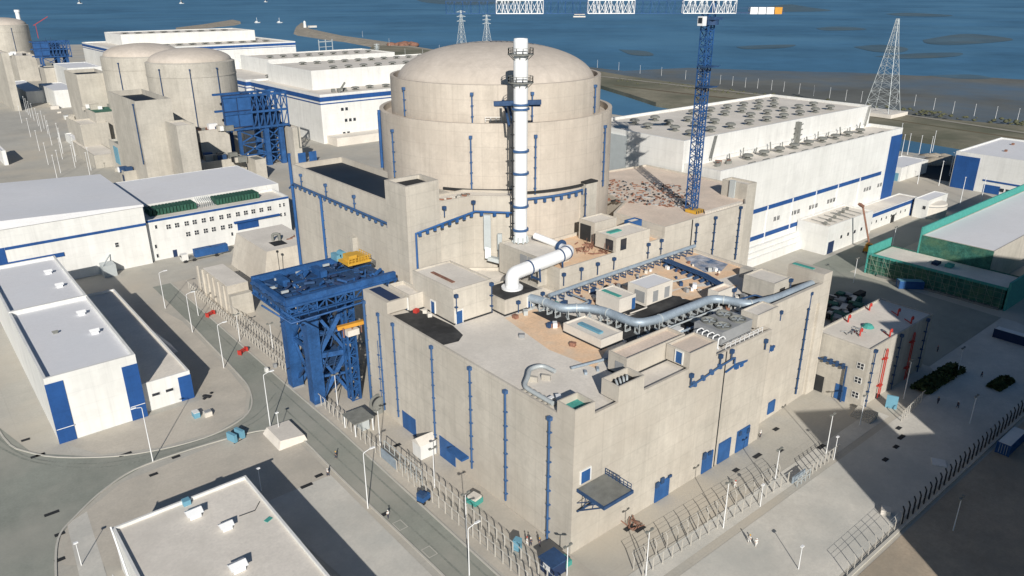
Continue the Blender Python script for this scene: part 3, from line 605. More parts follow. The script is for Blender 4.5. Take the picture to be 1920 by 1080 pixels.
for k in range(80):
    x, y = ((96+rq.random()*3, 100+rq.random()*12) if k > 74 else (104+rq.random()*26, 83.4+rq.random()*3.6) if k < 22 else (129+rq.random()*12, 83+rq.random()*5) if k < 34 else (104+rq.random()*40, 107+rq.random()*5) if k < 54 else (132+rq.random()*20, 92+rq.random()*18) if k < 70 else (74.6+rq.random()*3, 80+rq.random()*7))
    s_ = .25+rq.random()*.5; MB().obox(x,y,RZ+.1+s_*.7,s_*2,s_*1.3,s_*1.5,rq.random()*1.5).build('roof_fitting', rq.choice(('galv','cream','white_metal','blue_dark','rust','grey')), M)
def cb(z, c, l, r):                     # footprint from three roof corners of a square-cornered block: near corner, left corner, right corner
    x0, y0 = at(*c, z); return rect(x0, at(*r, z)[0], y0, at(*l, z)[1])
# ============================================================ annex with the tower crane
D = thing('connection_building', 'beige concrete block right of the stack with debris covered roof, tower crane standing on it', 'industrial building', (147,116,0))
shell(D, [(110.6,116.2),(147,116.2),(147,134),(110.6,134)], 0, 31, .8, .4, 'concrete', 'roof_sand')
_w, _r = shell(D, [(147.02,116.2),(182,116.2),(199.5,128),(199.5,168),(165,172),(158,140),(147.02,134)], 0, 33.8, .5, .4, 'concrete', 'roof_pink', 'wall', 'roof')
def droom(x0,x1,y0,y1,z,z0,m='concrete',rm='roof_light',nm='roof_room'):
    o, r_ = shell(D, rect(x0,x1,y0,y1), z0, z, .3, .25, m, rm, nm, 'room_roof'); r_.parent = o; return o
o = droom(128.8,141,116.1,123,34.6,31.0); pan(D,'door','y',116.1,130.4,132.4,31.2,34,'glass'); pan(D,'door','x',128.8,117,119.4,31.2,33.8,'glass'); MB().box(131,135,120,121.5,34.3,34.55).build('tarpaulin','teal',o)
droom(107.8,117.6,120.6,134.6,33.3,26,'concrete_grey','roof_light','duct_chamber')
for y in (121.4, 124.2): MB().box(107.6,107.8,y,y+2.4,29.6,32.6).build('louvre','grey',D)
droom(131.5,139.5,126,131.5,35.6,30.2,'concrete','roof_light'); MB().box(131.3,131.5,127.2,130.8,30.4,34.5).build('doorway','dark',D)
droom(142.5,146.5,123.5,126,34.3,30.2,'blue','roof_light','blue_cabin')
for i, x in enumerate((111.4,117,122.4,128)): dpipe(D, x, 116.1, 27, 29.4, 0, -1, 'blue_dark', .12, 9)
for x in (140.4,145.4): dpipe(D, x, 116.1, 27, 30.4, 0, -1, 'blue_dark', .12, 9)
dpipe(D, 159.6, 116.1, 26, 31.8, 0, -1, 'blue_dark', .16, 2.4); dpipe(D, 167.6, 116.1, 22, 32.2, 0, -1, 'blue_dark', .18, 2.4); dpipe(D, 179, 116.1, 18, 33, 0, -1, 'blue_dark', .22, 1.8)
MB().box(157.9,158.2,116.05,116.2,20,33.7).build('expansion_joint','dark',D)
b = MB()
for i in range(22): b.box(166+i*.72,166.35+i*.72,117,118.2,33.3,34.2,0)
b.build('roof_blocks','roof_light',D)
pier = at(1099,345,43); MB().box(pier[0],pier[0]+4,pier[1],pier[1]+9,30,43).build('pier','concrete_grey',D); MB().box(pier[0]-.2,pier[0]+4.2,pier[1]-.2,pier[1]+9,43,43.4).build('pier_cap','dark',D)
dpipe(D, pier[0], pier[1], 30, 42, -.7, -.7, 'blue_dark', .2, 3, False)
random.seed(11); b = MB()
for i in range(300):
    t = random.random(); px = 1125+random.random()*165; py = 335+random.random()*42+(px-1125)*.08; x, y = at(px, py, 33.4)
    if random.random() < .6: b.obox(x, y, 33.45, .3+random.random()*2.4, .12+random.random()*.3, .1+random.random()*.3, random.random()*3, random.choice((0,0,1,2,2)))
    else: b.obox(x, y, 33.5, .4, .5, .4, random.random(), random.choice((0,1,2,0)))
for i in range(50):
    x, y = at(1080+random.random()*60, 455+random.random()*22, 30.4); 
    if random.random() < .5: b.obox(x, y, 30.5, 2.5*random.random()+.3, .2, .25, random.random()*3, 0)
    else: b.bar((x,y,30.2),(x+.3,y,30.2+2.6*random.random()),.08,.08,0)
tag(b.build('rebar_debris', ['rust','dark','grey','cream']), 'rusty steel bars and timber strewn over the roof below the tower crane', 'debris', kind='stuff')
# ---- tower crane
tx, ty = 165.2, 121.0
tc = thing('tower_crane', 'blue lattice tower crane on the roof, white jib cut by the top edge', 'crane', (tx,ty,33.8))
b = MB().box(tx-1.8,tx+1.8,ty-1.8,ty+1.8,33.4,34.2)
for i in range(5): b.box(tx-1.8+i*.75, tx-1.4+i*.75, ty-1.86, ty-1.8, 33.5, 34.2, 1)
b.build('base_frame', ['yellow','dark'], tc)
b = MB(); truss(b, (tx,ty,34.2), (tx,ty,84.2), 2.3, 2.3, 25, .15); b.tube([(tx+.5,ty+.5,34.4),(tx+.5,ty+.5,83)], .2, 6); b.build('mast', 'blue_steel', tc)
b = MB()
for z in (66.5, 71.5): MB().box(tx-2.0,tx+2.0,ty-2.0,ty+2.0,z,z+.25).bar((tx-3.2,ty-1.5,z+.2),(tx+3.2,ty-1.5,z+.2),.12).build('mast_platform', 'blue_dark', tc)
b = MB(); b.lathe(tx,ty,[(1.7,81.6),(1.7,82.8)],16); b.box(tx-1.8,tx+1.8,ty-1.8,ty+1.8,82.8,83.4); b.build('slewing_ring', 'blue_dark', tc)
cabm = MB().box(tx-3.4,tx-1.9,ty+.2,ty+1.8,81.4,83.6).build('cab', 'white_metal', tc); MB().box(tx-3.46,tx-3.4,ty+.4,ty+1.6,82,83.3).build('window', 'glass', cabm)
jz, ux, uy = 84.3, -.769, .639
def J(t, z=0, o=0): return (tx+ux*t-uy*o, ty+uy*t+ux*o, jz+z)      # along the jib, t metres from the mast
for t0, t1, n_, m_, r_ in ((7.5,-5.5,9,'white_metal',.10),(19.5,31,8,'white_metal',.10),(42,53.6,8,'white_metal',.10)) : b = MB(); truss(b, J(t1) if t1 < t0 else J(t1), J(t0), 1.7, 3.0, n_, r_); b.build('jib_section', m_, tc)
for t0, t1 in ((7.6,19.4),(31.1,41.9),(53.7,66)): b = MB(); truss(b, J(t0), J(t1), 1.6, 2.9, 6, .055); b.build('jib_section', 'blue_steel', tc)
b = MB(); b.bar(J(-5.6,.1),J(-17.5,.1),1.8,.3); b.bar(J(-5.6,1.2,.9),J(-17.5,1.2,.9),.1); b.bar(J(-5.6,1.2,-.9),J(-17.5,1.2,-.9),.1); b.build('counter_jib', 'blue_dark', tc)
for i in range(4): p_ = J(-9.9-i*2.0,.6); MB().obox(p_[0],p_[1],p_[2],1.8,2.0,1.6,math.atan2(uy,ux)).build('counterweight', 'white_metal' if i < 3 else 'orange', tc)
p_ = J(33.0,-.15); b = MB().obox(p_[0],p_[1],p_[2],2.6,1.2,.3,math.atan2(uy,ux)); b.bar(p_,(p_[0],p_[1],p_[2]-.6),.1); b.obox(p_[0],p_[1],p_[2]-.6,3.0,.3,.3,math.atan2(uy,ux)); b.build('trolley', 'cream', tc)
b = MB(); b.bar((tx-.6,ty,jz),(tx,ty,jz+11),.4); b.bar((tx+.6,ty,jz),(tx,ty,jz+11),.4); [b.bar((tx,ty,jz+11), J(e,3), .08) for e in (28,50,-14)]; b.build('tower_head', 'blue_steel', tc)

# ============================================================ turbine hall on the right
T = thing('turbine_hall', 'long two level white turbine hall with blue stripes behind the tower crane on the right', 'turbine hall', (201,139,0))
shell(T, rect(201.5,326.8,139,153.3), 0, 36.2, 1.2, .6, 'white', 'roof_light')
shell(T, rect(200.4,326.0,153.4,202), 0, 43.8, 1.0, .8, 'white', 'roof_light', 'wall', 'roof')
pan(T,'stripe','y',139,218,314,18.2,19.7,'blue_stripe',.1); pan(T,'stripe','y',139,218,253,8.2,9.8,'blue_stripe',.1)
for x in (231,247,263,279,296): pan(T,'downpipe','y',139,x,x+.35,.0,19.7,'white_metal',.35)
pan(T,'corner_panel','y',139,317.5,326.9,0,33.6,'blue_stripe',.25)
for i, (x, n) in enumerate(((236,2),(247,3),(259.5,3),(272.5,3),(301,3),(312.5,2))):
    for j in range(n): win(T,'y',139,x+j*2.2,x+j*2.2+1.7,13.0,14.7,2,1,'white')
b = MB(); [b.box(217.8+i*.2,258-i*1.5,137.8-i*.9+3.0*(i==9),139,0,6.2-i*1.6) for i in range(3)]; b.build('plinth','white',T)
def vent(x, y, z, r=1.7):
    b = MB().lathe(x, y, [(r*.55,z),(r*.55,z+1.0),(r*1.25,z+1.2),(r*1.3,z+1.6),(r*.9,z+2.0),(.01,z+2.1)], 14); b.box(x-r*.8,x+r*.8,y-r*.8,y+r*.8,z,z+.4); return b
v0 = vent(214,161.5,42.8,1.45).build('ventilator','vent_grey',T)
for r_, y in enumerate((161.5, 171, 180.5, 190)):
    for i in range(9):
        if (r_*7+i*3) % 11 == 5 or (r_ == 0 and i == 0): continue
        pdup(v0, i*11.6+(r_ % 2)*3.5, y-161.5)
for i in range(9): pdup(v0, 14+i*9.8, 147-161.5, 35-42.8)
for i in range(12): x = 222+i*8.3; MB().bar((x,150+(i%3)*.5,35),(x+1.5,151.5,36.9+(i%2)),.4).build('roof_bracket','vent_grey',T); MB().box(x,x+3.5,142.0,142.5,35,35.5).build('roof_beam','vent_grey',T)
for i in range(7): MB().obox(211+i*1.5,147+(i*5)%4,35.5,2.2,.8,1.0,i*.7).build('roof_scrap','rust' if i%2 else 'vent_grey',T)
b = MB(); b.bar((268,152.6,35),(268,152.6,43),1.5,2.0); [b.bar((266,152.3,35+k),(271,152.3,36+k),.3) for k in range(0,8,2)]; b.build('stair_ladder','vent_grey',T)
for x in (214, 321): b = MB(); [b.bar((x,152.6,35.5),(x+2.4,152.8,43.8),.25), b.bar((x+.9,152.6,35.5),(x+3.3,152.8,43.8),.25)]; b.build('stair_ladder','vent_grey',T)
b = MB(); b.box(199.9,200.4,178,192,26,42); b.build('louvre','galv',T)
pan(T,'blue_canopy','x',201.5,139.4,147,24.5,28,'blue',3.0)
an = thing('transformer_annex', 'small beige annex with grey rooflights beside the left end of the turbine hall', 'annex', (196,178,0))
p_ = cb(26,(1182,318),(1148,300),(1216,318)); shell(an, p_, 0, 28, .5, .3, 'concrete_grey', 'roof_light')
x0, y0 = p_[0]
for i in range(3): pan(an,'window','x',x0,y0+2+i*3,y0+4+i*3,20,23,'glass',.1)
dpipe(an, x0, y0, 15, 27, -.7,-.7,'blue_dark',.2,3)
K = thing('concrete_stair_tower', 'grey concrete stair tower standing against the near end of the turbine hall', 'tower', (190,118,0))
p_ = cb(38,(1402,346),(1358,335),(1427,343)); p_ = rect(p_[0][0],p_[1][0],p_[0][1],p_[2][1]); shell(K, p_, 0, 38, .6, .3, 'concrete_grey', 'roof_light')
x0, y0 = p_[0]; y1 = p_[2][1]
MB().box(x0-.5,x0-.02,y0+(y1-y0)*.45,y0+(y1-y0)*.66,2,38.4).build('glazed_strip','galv',K)
MB().box(x0-4,x0-.03,y0+.5,y0+3,31,33).build('air_handler','cyan',K)
W_ = thing('turbine_annex', 'white annex with flat grey roof in front of the turbine hall, narrow blue windows', 'annex', (252,127,0))
shell(W_, rect(252.4,285.5,126.6,138.7), 0, 10.7, .5, .4, 'white', 'roof_light'); b = MB()
for i in range(6): MB().bar((256+i*4.5,128,10.6),(257+i*4.5,136,10.6),.18).build('roof_pipe','vent_grey',W_); MB().box(255+i*5,255.8+i*5,129+i,130+i,10.3,11.4).build('roof_post','vent_grey',W_)
pass; pan(W_,'door','y',126.6,254,258,0,4.5,'navy'); 
for i in range(4): win(W_,'y',126.6,262+i*5,263.6+i*5,4.2,5.6,1,1)
W2 = thing('workshop_building', 'low white workshop with blue band and blue end wall at the turbine hall foot', 'workshop', (286,131,0))
shell(W2, rect(286,334,130.4,138.7), 0, 7.2, .4, .4, 'white', 'roof_light'); pan(W2,'stripe','y',130.4,286.5,334,5.4,6.9,'blue_stripe',.1); pan(W2,'end_panel','y',130.4,328,334.2,0,5.39,'blue_stripe',.12)
for i in range(9): win(W2,'y',130.4,289+i*4.2,290.2+i*4.2,2.6+(i%2)*.1,3.8+(i%2)*.1,1,1)
pan(W2,'door','y',130.4,311,314,0,3.2,'dark')
tk = thing('storage_tank', 'squat beige round tank beside the blue end wall of the workshop', 'tank', (*at(1735,405),0)); x0, y0 = at(1737,402); MB().lathe(x0,y0,[(7.2,0),(7.2,5.2),(6.8,5.8),(.01,6.6)],36).build('shell','cream',tk); MB().lathe(x0,y0,[(7.3,4.9),(7.35,5.2)],36).build('rim','grey',tk)
wb = thing('white_tower_shed', 'slim white shed right of the round tank', 'shed', (*at(1752,392),0)); p_ = cb(6,(1740,385),(1735,372),(1760,368)); shell(wb,p_,0,8,.3,.2,'white','roof_white'); win(wb,'x',p_[0][0],p_[0][1]+.6,p_[0][1]+2,4,5.5,1,1)

# ============================================================ right hand side
S = thing('pump_building', 'grey concrete building with red fire pipes on its wall and red roof hydrants', 'industrial building', (158,65,0))
shell(S, rect(158.3,190,65.2,78.4), 0, 15, .35, .35, 'concrete_grey', 'roof_light')
pan(S,'door','x',158.3,66.6+2.3,71.6,0.1,3.9,'blue'); pan(S,'doorway','x',158.3,74.6,77.6,0.1,4.2,'dark'); 
for z in (2.2,6.0,9.6): win(S,'x',158.3,66.0,67.6,z,z+1.5,2,2)
dpipe(S,160,65.2,0,14,0,-1,'blue_dark',.16,2.4); dpipe(S,172.6,65.2,0,14,0,-1,'blue_dark',.16,2.4); dpipe(S,186.6,65.2,0,14,0,-1,'blue_dark',.16,2.4)
for x in (165.2,179.0):
    b = MB()
    for e in (0,.9): b.tube(fillet([(x+e,64.6,.5),(x+e,64.6,12.6),(x+.45,64.6,13.2)],.4,3), .13, 7)
    for z in (3.5,10.5): b.box(x-.4,x+1.3,64.4,65.2,z,z+.2)
    b.build('fire_pipe','red',S)
b = MB(); b.tube([(157.7,77,8.8),(157.7,70,9.0),(157.7,70,9.2)], .2, 6); b.tube([(157.7,69.6,9.3),(157.7,69.6,0)], .22, 6); [b.box(157.5,158.2,70.2+i*1.5,70.7+i*1.5,8.3,9.6) for i in range(4)]; b.build('gutter','blue_dark',S)
for i, (px, py) in enumerate(((1630,578),(1590,600),(1612,626),(1683,588),(1708,603),(1668,627))):
    x, y = at(px, py+4, 14.7); b = MB(); b.tube(fillet([(x,y,14.7),(x,y,16.4),(x+.8,y,16.4),(x+.8,y,15.6)],.5,4), .2, 8); b.tube([(x,y,14.85),(x+1.4,y+2.2,14.85)], .12, 6)
    b.build('roof_hydrant','red',S)
[MB().obox(*at(1580+random.random()*40, 610+random.random()*20, 14.7), 14.8, 1.4, .15, .2, random.random()*3).build('roof_rebar','grey',S) for i in range(16)]; x,y = at(1627,613,14.7); MB().lathe(x,y,[(1.5,14.7),(.9,15.4),(.01,15.7)],9).build('tarpaulin','teal',S)
R2 = thing('scaffolded_building', 'building wrapped in green scaffold netting at the right edge, pale flat roofs on two levels', 'building', (246,66,0))
shell(R2, rect(246.4,262.6,66.4,108), 0, 6.3, .3, .4, 'net_green', 'roof_light', 'low_wall', 'low_roof'); shell(R2, rect(262.7,372,76.5,98.6), 0, 12.4, .15, .3, 'concrete_grey', 'roof_white')
for (x0,x1,y0,y1,z0,z1) in ((262.0,375,98.7,99.2,0,15.2),(245.9,262,108.1,108.5,0,9.4),(246,290,65.2,65.8,0,9)):
    MB().box(x0,x1,y0,y1,z0,z1).build('scaffold_net','teal',R2); 
MB().box(262.1,262.65,76.6,99,6.4,12.3).build('scaffold_net','net_green',R2); MB().box(246.0,246.35,66,108.5,6.4,7.2).build('net_edge','teal',R2)
b = MB()
for i in range(20): y = 67+i*2.1; b.bar((245.7,y,0),(245.7,y,7),.08); 
for i in range(9): b.bar((245.6,68+i*4.4,0),(245.6,72+i*4.4,6.6),.09); b.bar((245.6,72+i*4.4,0),(245.6,68.5+i*4.4,3.3),.05)
for z in (1.8,3.6,5.4): b.bar((245.7,66,z),(245.7,108,z),.07)
b.build('scaffold_poles','scaffold',R2); MB().box(245.2,246.2,67,104,0,.6).build('scaffold_base','vent_grey',R2)
for px, py, m in ((1755,495,'navy'),(1780,500,'teal'),(1820,492,'white')): x,y = at(px,py,6.1); MB().box(x-1.4,x+1.4,y-1,y+1,6.1,7.0).build('roof_box',m,R2)
R1 = thing('warehouse', 'white warehouse with big blue corner panel by the canal at the right edge', 'warehouse', (394,110,0))
shell(R1, rect(394.5,450,88,141), 0, 17.4, .7, .6, 'white', 'roof_white'); pan(R1,'corner_panel','x',394.5,130,140.6,0,15.6,'blue_stripe',.2); pan(R1,'stripe','x',394.5,90,127,5.4,6.2,'blue_stripe',.15); pan(R1,'door','x',394.5,119,126,.1,4,'blue_stripe')
for i in range(3): win(R1,'x',394.5,112+i*2.6,114+i*2.6,1.6,3.4,1,1)
b = MB(); [b.box(400+i*7,401.5+i*7,100+((i*13)%35),101+((i*13)%35),16.7,17.6) for i in range(6)]; b.build('roof_vent','rust',R1)
rk = MB(); x0, y0 = at(1790,305)
random.seed(5)
for i in range(26): x, y = at(1735+random.random()*55, 298+random.random()*10); rk.ball((x+random.random()*4,y,0), 3+random.random()*3.5, 8, 0, .6)
tag(rk.build('spoil_mound','rock'), 'grey mound of rubble beside the canal next to the warehouse', 'mound', kind='stuff')
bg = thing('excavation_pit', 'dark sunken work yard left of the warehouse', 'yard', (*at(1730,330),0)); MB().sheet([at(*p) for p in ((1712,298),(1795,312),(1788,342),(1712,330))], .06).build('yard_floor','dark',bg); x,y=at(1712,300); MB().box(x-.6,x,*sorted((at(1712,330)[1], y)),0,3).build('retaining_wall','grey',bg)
sh = thing('site_shed', 'small white shed between turbine hall end and dark work yard', 'shed', (*at(1690,330),0)); p_ = cb(5,(1690,322),(1685,300),(1712,302)); shell(sh,p_,0,7,.3,.3,'white','roof_white'); pan(sh,'door','x',p_[0][0],p_[0][1]+1,p_[0][1]+5,0,4,'cyan')
def container(px, py, L_, rot, m, lab, top=None):
    x, y = at(px, py); o = thing('shipping_container', lab, 'container', (x,y,0), rz=rot)
    wb_ = MB(); wb_.add([(a+x,b_+y,c) for a,b_,c in [(-L_/2,-1.22,.1),(L_/2,-1.22,.1),(L_/2,1.22,.1),(-L_/2,1.22,.1),(-L_/2,-1.22,2.6),(L_/2,-1.22,2.6),(L_/2,1.22,2.6),(-L_/2,1.22,2.6)]], [(0,3,2,1),(4,5,6,7),(0,1,5,4),(1,2,6,5),(2,3,7,6),(3,0,4,7)])
    n = int(L_/.6)
    for i in range(n): a = x-L_/2+.3+i*.6; wb_.box(a-.12,a+.12,y-1.27,y-1.22,.3,2.45); wb_.box(a-.12,a+.12,y+1.22,y+1.27,.3,2.45)
    wb_.build('body', m, o); e = MB(); [e.box(x+sx_*L_/2-.1,x+sx_*L_/2+.1,y+sy_*1.24-.08,y+sy_*1.24+.08,.05,2.68) for sx_ in (-1,1) for sy_ in (-1,1)]; e.build('corner_posts', m, o)
    if top: MB().box(x-L_/2+.1,x+L_/2-.1,y-1.15,y+1.15,2.62,2.7).build('roof', top, o)
    e = MB(); [e.bar((x-L_/2-.04,y+k,.3),(x-L_/2-.04,y+k,2.4),.07) for k in (-.7,-.25,.25,.7)]; e.build('door_bars', 'galv', o); return o
container(1705,540,7.5,R(-45),'blue','blue container beside the green netted building','cyan'); container(1898,640,9,R(90),'navy','dark blue container at the right edge behind the hedge yard','white'); container(1893,838,9,R(0),'blue','blue container with pale roof behind the lower right fence','white')
# hedge beds in the shaded yard
def hedge(px0, py0, px1, py1, wd, hh, lab):
    a = V((*at(px0,py0),0)); c = V((*at(px1,py1),0)); b = MB(); s_ = (c-a).normalized(); q = V((-s_.y,s_.x,0))
    for i in range(900):
        t = random.random(); u = random.random()*2-1; p = a.lerp(c,t)+q*u*wd/2; h_ = hh*(1-.6*abs(u))*random.random()**.5*(.7+.5*math.sin(t*17+u*5)**2)
        d = .35+random.random()*.3; n1 = V((random.random()-.5,random.random()-.5,random.random()-.2)).normalized(); e1 = n1.orthogonal().normalized()*d; e2 = n1.cross(e1); p = p+V((0,0,h_))
        b.add([p-e1,p+e2,p+e1,p-e2],[(0,1,2,3)])
    tag(b.build('hedge','foliage'), lab, 'hedge')
hedge(1722,735,1795,690,4.5,1.6,'long green shrub bed with pale edging in the shaded yard'); hedge(1862,730,1890,712,3,1,'small dark shrub bed at the right of the shaded yard')
# yellow truck crane in front of the workshop
x0, y0 = at(1628,472); tr = thing('mobile_crane', 'orange mobile crane with raised brown boom in front of the white workshop', 'crane', (x0,y0,0))
b = MB(); b.obox(x0,y0,1.5,5.5,3,1.4,R(20)); b.build('chassis','orange',tr); cbm = MB().obox(x0-1.6,y0-.6,2.9,1.8,2,1.5,R(20)).build('cab','orange',tr); MB().obox(x0-2.2,y0-1.2,3.0,.8,1.2,.9,R(20)).build('window','glass',cbm)
for i in (-1.9,0,1.9):
    for j in (-1.4,1.4): b = MB(); b.tube([(x0+i*math.cos(R(20))-j*math.sin(R(20)), y0+i*math.sin(R(20))+j*math.cos(R(20)), .6), (x0+i*math.cos(R(20))-j*1.25*math.sin(R(20)), y0+i*math.sin(R(20))+j*1.25*math.cos(R(20)), .6)], .6, 10); b.build('wheel','dark',tr)
b = MB(); b.bar((x0,y0,2.5),(x0-3.2,y0+3.4,17),.55,.55); b.bar((x0-3.2,y0+3.4,17),(x0-5.2,y0+3.8,18.2),1.2,.9); b.build('boom','rust',tr)
# rubble yard between main building and pump building
b = MB()
for i in range(60):
    x, y = at(1545+random.random()*65, 560+random.random()*45)
    b.obox(x, y, .6+random.random(), 1+random.random()*4, .8+random.random()*2, 1+random.random(), random.choice((0,1.57,.3)), random.choice((0,1,2,3,0)))
tag(b.build('stacked_materials',['dark','grey','net_green','cream']), 'dark stacks of site materials between the long building and the pump building', 'materials', kind='stuff')
# shadow-throwing neighbours that stand outside the picture at lower right (the sister unit of the plant)
def sn(s_, n_): return (s_*.552+n_*.834, s_*.834-n_*.552)
nu = thing('neighbour_reactor', 'neighbouring round reactor building outside the picture', 'reactor building', (*sn(75,131.5),0)); x, y = sn(75,131.5)
MB().lathe(x,y,[(19.5,0),(19.5,56),(15,65),(8,69),(.01,70)],64,sm=True).build('wall','concrete',nu)
na = thing('neighbour_auxiliary', 'neighbouring concrete auxiliary block outside the picture', 'industrial building', (*sn(50,90),0)); shell(na,[sn(20,80.2),sn(60,80.2),sn(60,98.5),sn(20,98.5)],0,40,.8,.5); shell(na,[sn(22,98),sn(59.5,98),sn(59.5,114),sn(22,114)],0,34.5,.8,.5); shell(na,[sn(62,106.5),sn(70,106.5),sn(70,112),sn(62,112)],0,57,.8,.5)
nt_ = thing('neighbour_turbine_hall', 'neighbouring white turbine hall outside the picture', 'turbine hall', (*sn(60,190),0)); shell(nt_,[sn(30,149.5),sn(100,149.5),sn(100,330),sn(30,330)],0,64,.8,.5,'white','roof_light'); 
# ============================================================ left side buildings
L1 = thing('storage_hall', 'big white hall with pale roof and thin blue stripe at the left edge', 'warehouse', (20,274,0))
b = MB().prism(rect(-45,62.8,274.2,333),0,20.6); b.build('wall','white',L1)
MB().add([(-45.4,273.8,20.62),(63.1,273.8,20.62),(63.1,333.4,20.62),(-45.4,333.4,20.62),(-45.4,273.8,21.4),(63.1,273.8,21.4),(63.1,333.4,21.4),(-45.4,333.4,21.4),(8.8,273.8,24.0),(8.8,333.4,24.0)],[(0,1,5,4),(1,2,6,5),(2,3,7,6),(3,0,4,7),(4,5,8),(6,7,9),(5,6,9,8),(7,4,8,9)]).build('roof','roof_white',L1)
pan(L1,'stripe','y',274.2,21,62.8,13.9,14.8,'blue_stripe',.1); pan(L1,'stripe','y',274.2,20,36.6,8.6,9.9,'blue_stripe',.3); pan(L1,'end_panel','y',274.2,-10,20.9,8,14.8,'blue_stripe',.12)
win(L1,'y',274.2,52,53.2,8.2,9.8,1,2); b = MB(); b.box(46,50,269,274,0,4.0); b.bar((46,269,4),(49.8,274,6.2),.3); b.build('outside_stair','galv',L1)
L2 = thing('office_block', 'white two storey office block with rows of small windows and green louvres on its roof', 'office building', (63,276,0))
shell(L2, rect(63.4,116,276.2,291.8), 0, 15.0, 1.0, .4, 'white', 'roof_light', 'wall', 'front_roof'); shell(L2, rect(66,119,292,336), 0, 16.6, .1, .3, 'white', 'roof_white')
pan(L2,'stripe','y',276.2,63.4,116,14.1,14.9,'blue_stripe',.1)
b = MB()
for x0, x1 in ((67,84),(91,108.5)):
    for i in range(int((x1-x0)/1.2)): b.box(x0+i*1.2,x0+i*1.2+.9,284,290.5,14.05,16.3,0)
for i in range(8): b.bar((84.5+i*.8,284,14.2),(85+i*.7,290,16.8),.18,.18,1)
b.build('green_louvres',['louvre_green','galv'],L2)
for i, px in enumerate((316,332,350,365,382,397,415,429,446,461,475,490,505)):
    d = CX*(px-960)-CY*(426-(px-316)*.176-540)+_fw*F; x = d.x*276.2/d.y
    win(L2,'y',276.2,x-.8,x+.8,10.6,12.3,2,2)
for px in (353,369,386,401,418,432):
    d = CX*(px-960)-CY*(440-(px-353)*.17-540)+_fw*F; x = d.x*276.2/d.y; win(L2,'y',276.2,x-.8,x+.8,6.6,8.3,2,2)
for x in (112.2,113.8): win(L2,'y',276.2,x-.4,x+.4,11.2,12.6,1,2); win(L2,'y',276.2,x-.4,x+.4,7.4,8.8,1,2)
for x, z in ((66,11.5),(64.8,4.5),(64.8,1),(92,3.6)): win(L2,'y',276.2,x,x+.8,z,z+1.4,1,1)
pan(L2,'door','y',276.2,70.5,71.9,0,2.6,'navy'); pan(L2,'door','y',276.2,94.8,103,5.2,8.0,'blue_stripe'); pan(L2,'door_canopy','y',276.2,93.6,111.5,8.1,8.8,'blue_stripe',.8)
L3 = thing('long_warehouse', 'long white warehouse with blue corner panels running up the left side of the picture', 'warehouse', (13.5,167,0))
shell(L3, rect(13.5,31.2,167,253), 0, 15.6, .9, .55, 'white', 'roof_white'); yr = at(100,572,15)[1]; MB().box(13.6,31.1,yr-.4,yr+.4,14.6,15.8).build('ridge_upstand','white',L3)
pan(L3,'corner_panel','y',167,13.4,16.8,0,14.2,'blue_stripe',.15); pan(L3,'corner_panel','y',167,28.0,31.25,0,13.4,'blue_stripe',.15)
for a_, c_ in ((13.5,16.8),(28.1,31.1)): MB().tube([(a_,166.5,3.6),(c_,166.5,3.6)],.08).build('rail','white_metal',L3)
def cowl(par, x, y, z, s_=1.0, m='white_metal'):
    o = MB().box(x-.9*s_,x+.9*s_,y-.8*s_,y+.8*s_,z,z+.9*s_).build('roof_ventilator',m,par)
    MB().add([(x-1.3*s_,y-1.1*s_,z+.9*s_),(x+1.3*s_,y-1.1*s_,z+.9*s_),(x+1.3*s_,y+1.1*s_,z+.9*s_),(x-1.3*s_,y+1.1*s_,z+.9*s_),(x-1.3*s_,y,z+1.5*s_),(x+1.3*s_,y,z+1.5*s_)],[(0,3,2,1),(0,1,5,4),(3,4,5,2),(0,4,3),(1,2,5)]).build('hood',m,o)
for px, py in ((91,513),(112,538),(153,590),(178,625)): cowl(L3, *at(px,py,14.7), 14.7, .8)
cowl(L3, *at(104,625,14.7), 14.7, .5, 'vent_grey')
L4 = thing('lean_to_annex', 'low flat roofed annex in shadow along the right side of the long white warehouse', 'annex', (31,169,0))
shell(L4, rect(31.4,42.1,168.8,236), 0, 7.2, .5, .4, 'white', 'roof_light'); pan(L4,'corner_panel','y',168.8,39.3,42.2,0,6.2,'blue_stripe',.15)
for x in (33.2,36.2): win(L4,'y',168.8,x,x+1.8,3.4,4.2,1,1)

MB().add([(42.1,196,0),(47,196,0),(42.1,196,6.5),(42.1,203,0),(47,203,0),(42.1,203,6.5)],[(0,1,2),(3,5,4),(1,4,5,2),(0,3,4,1)]).build('ramp_roof','roof_white',L4)
L5 = thing('flat_roof_store', 'low building with pale roof and three white roof ventilators at the bottom left', 'building', (13.5,86,0))
shell(L5, [(13.6,70),(35.8,70),(35.8,118.3),(13.6,118.3)], 0, 8.6, .55, .4, 'white', 'roof_light')
for px, py, s_ in ((365,962,1.0),(425,985,.85),(447,1062,1.0)): cowl(L5, *at(px,py+6,8.1), 8.1, s_)
x, y = at(350,945,8.05); MB().box(x-.6,x+.6,y-.6,y+.6,8.05,9.0).build('roof_hatch','cyan',L5)
b = MB(); b.tube([(*at(448,968,8.2),8.2),(*at(478,957,8.2),8.2),(*at(487,940,8.2),8.2)],.06); b.build('cable','dark',L5)
MB().obox(*at(503,974,8.1),8.1,1.2,.8,.12,.4).build('tarpaulin','teal',L5); b = MB(); b.tube([(13.4,108,0),(13.4,118,9)],.15); b.bar((12,118,0),(12.6,112,0),.1); b.build('ladder','white_metal',L5)
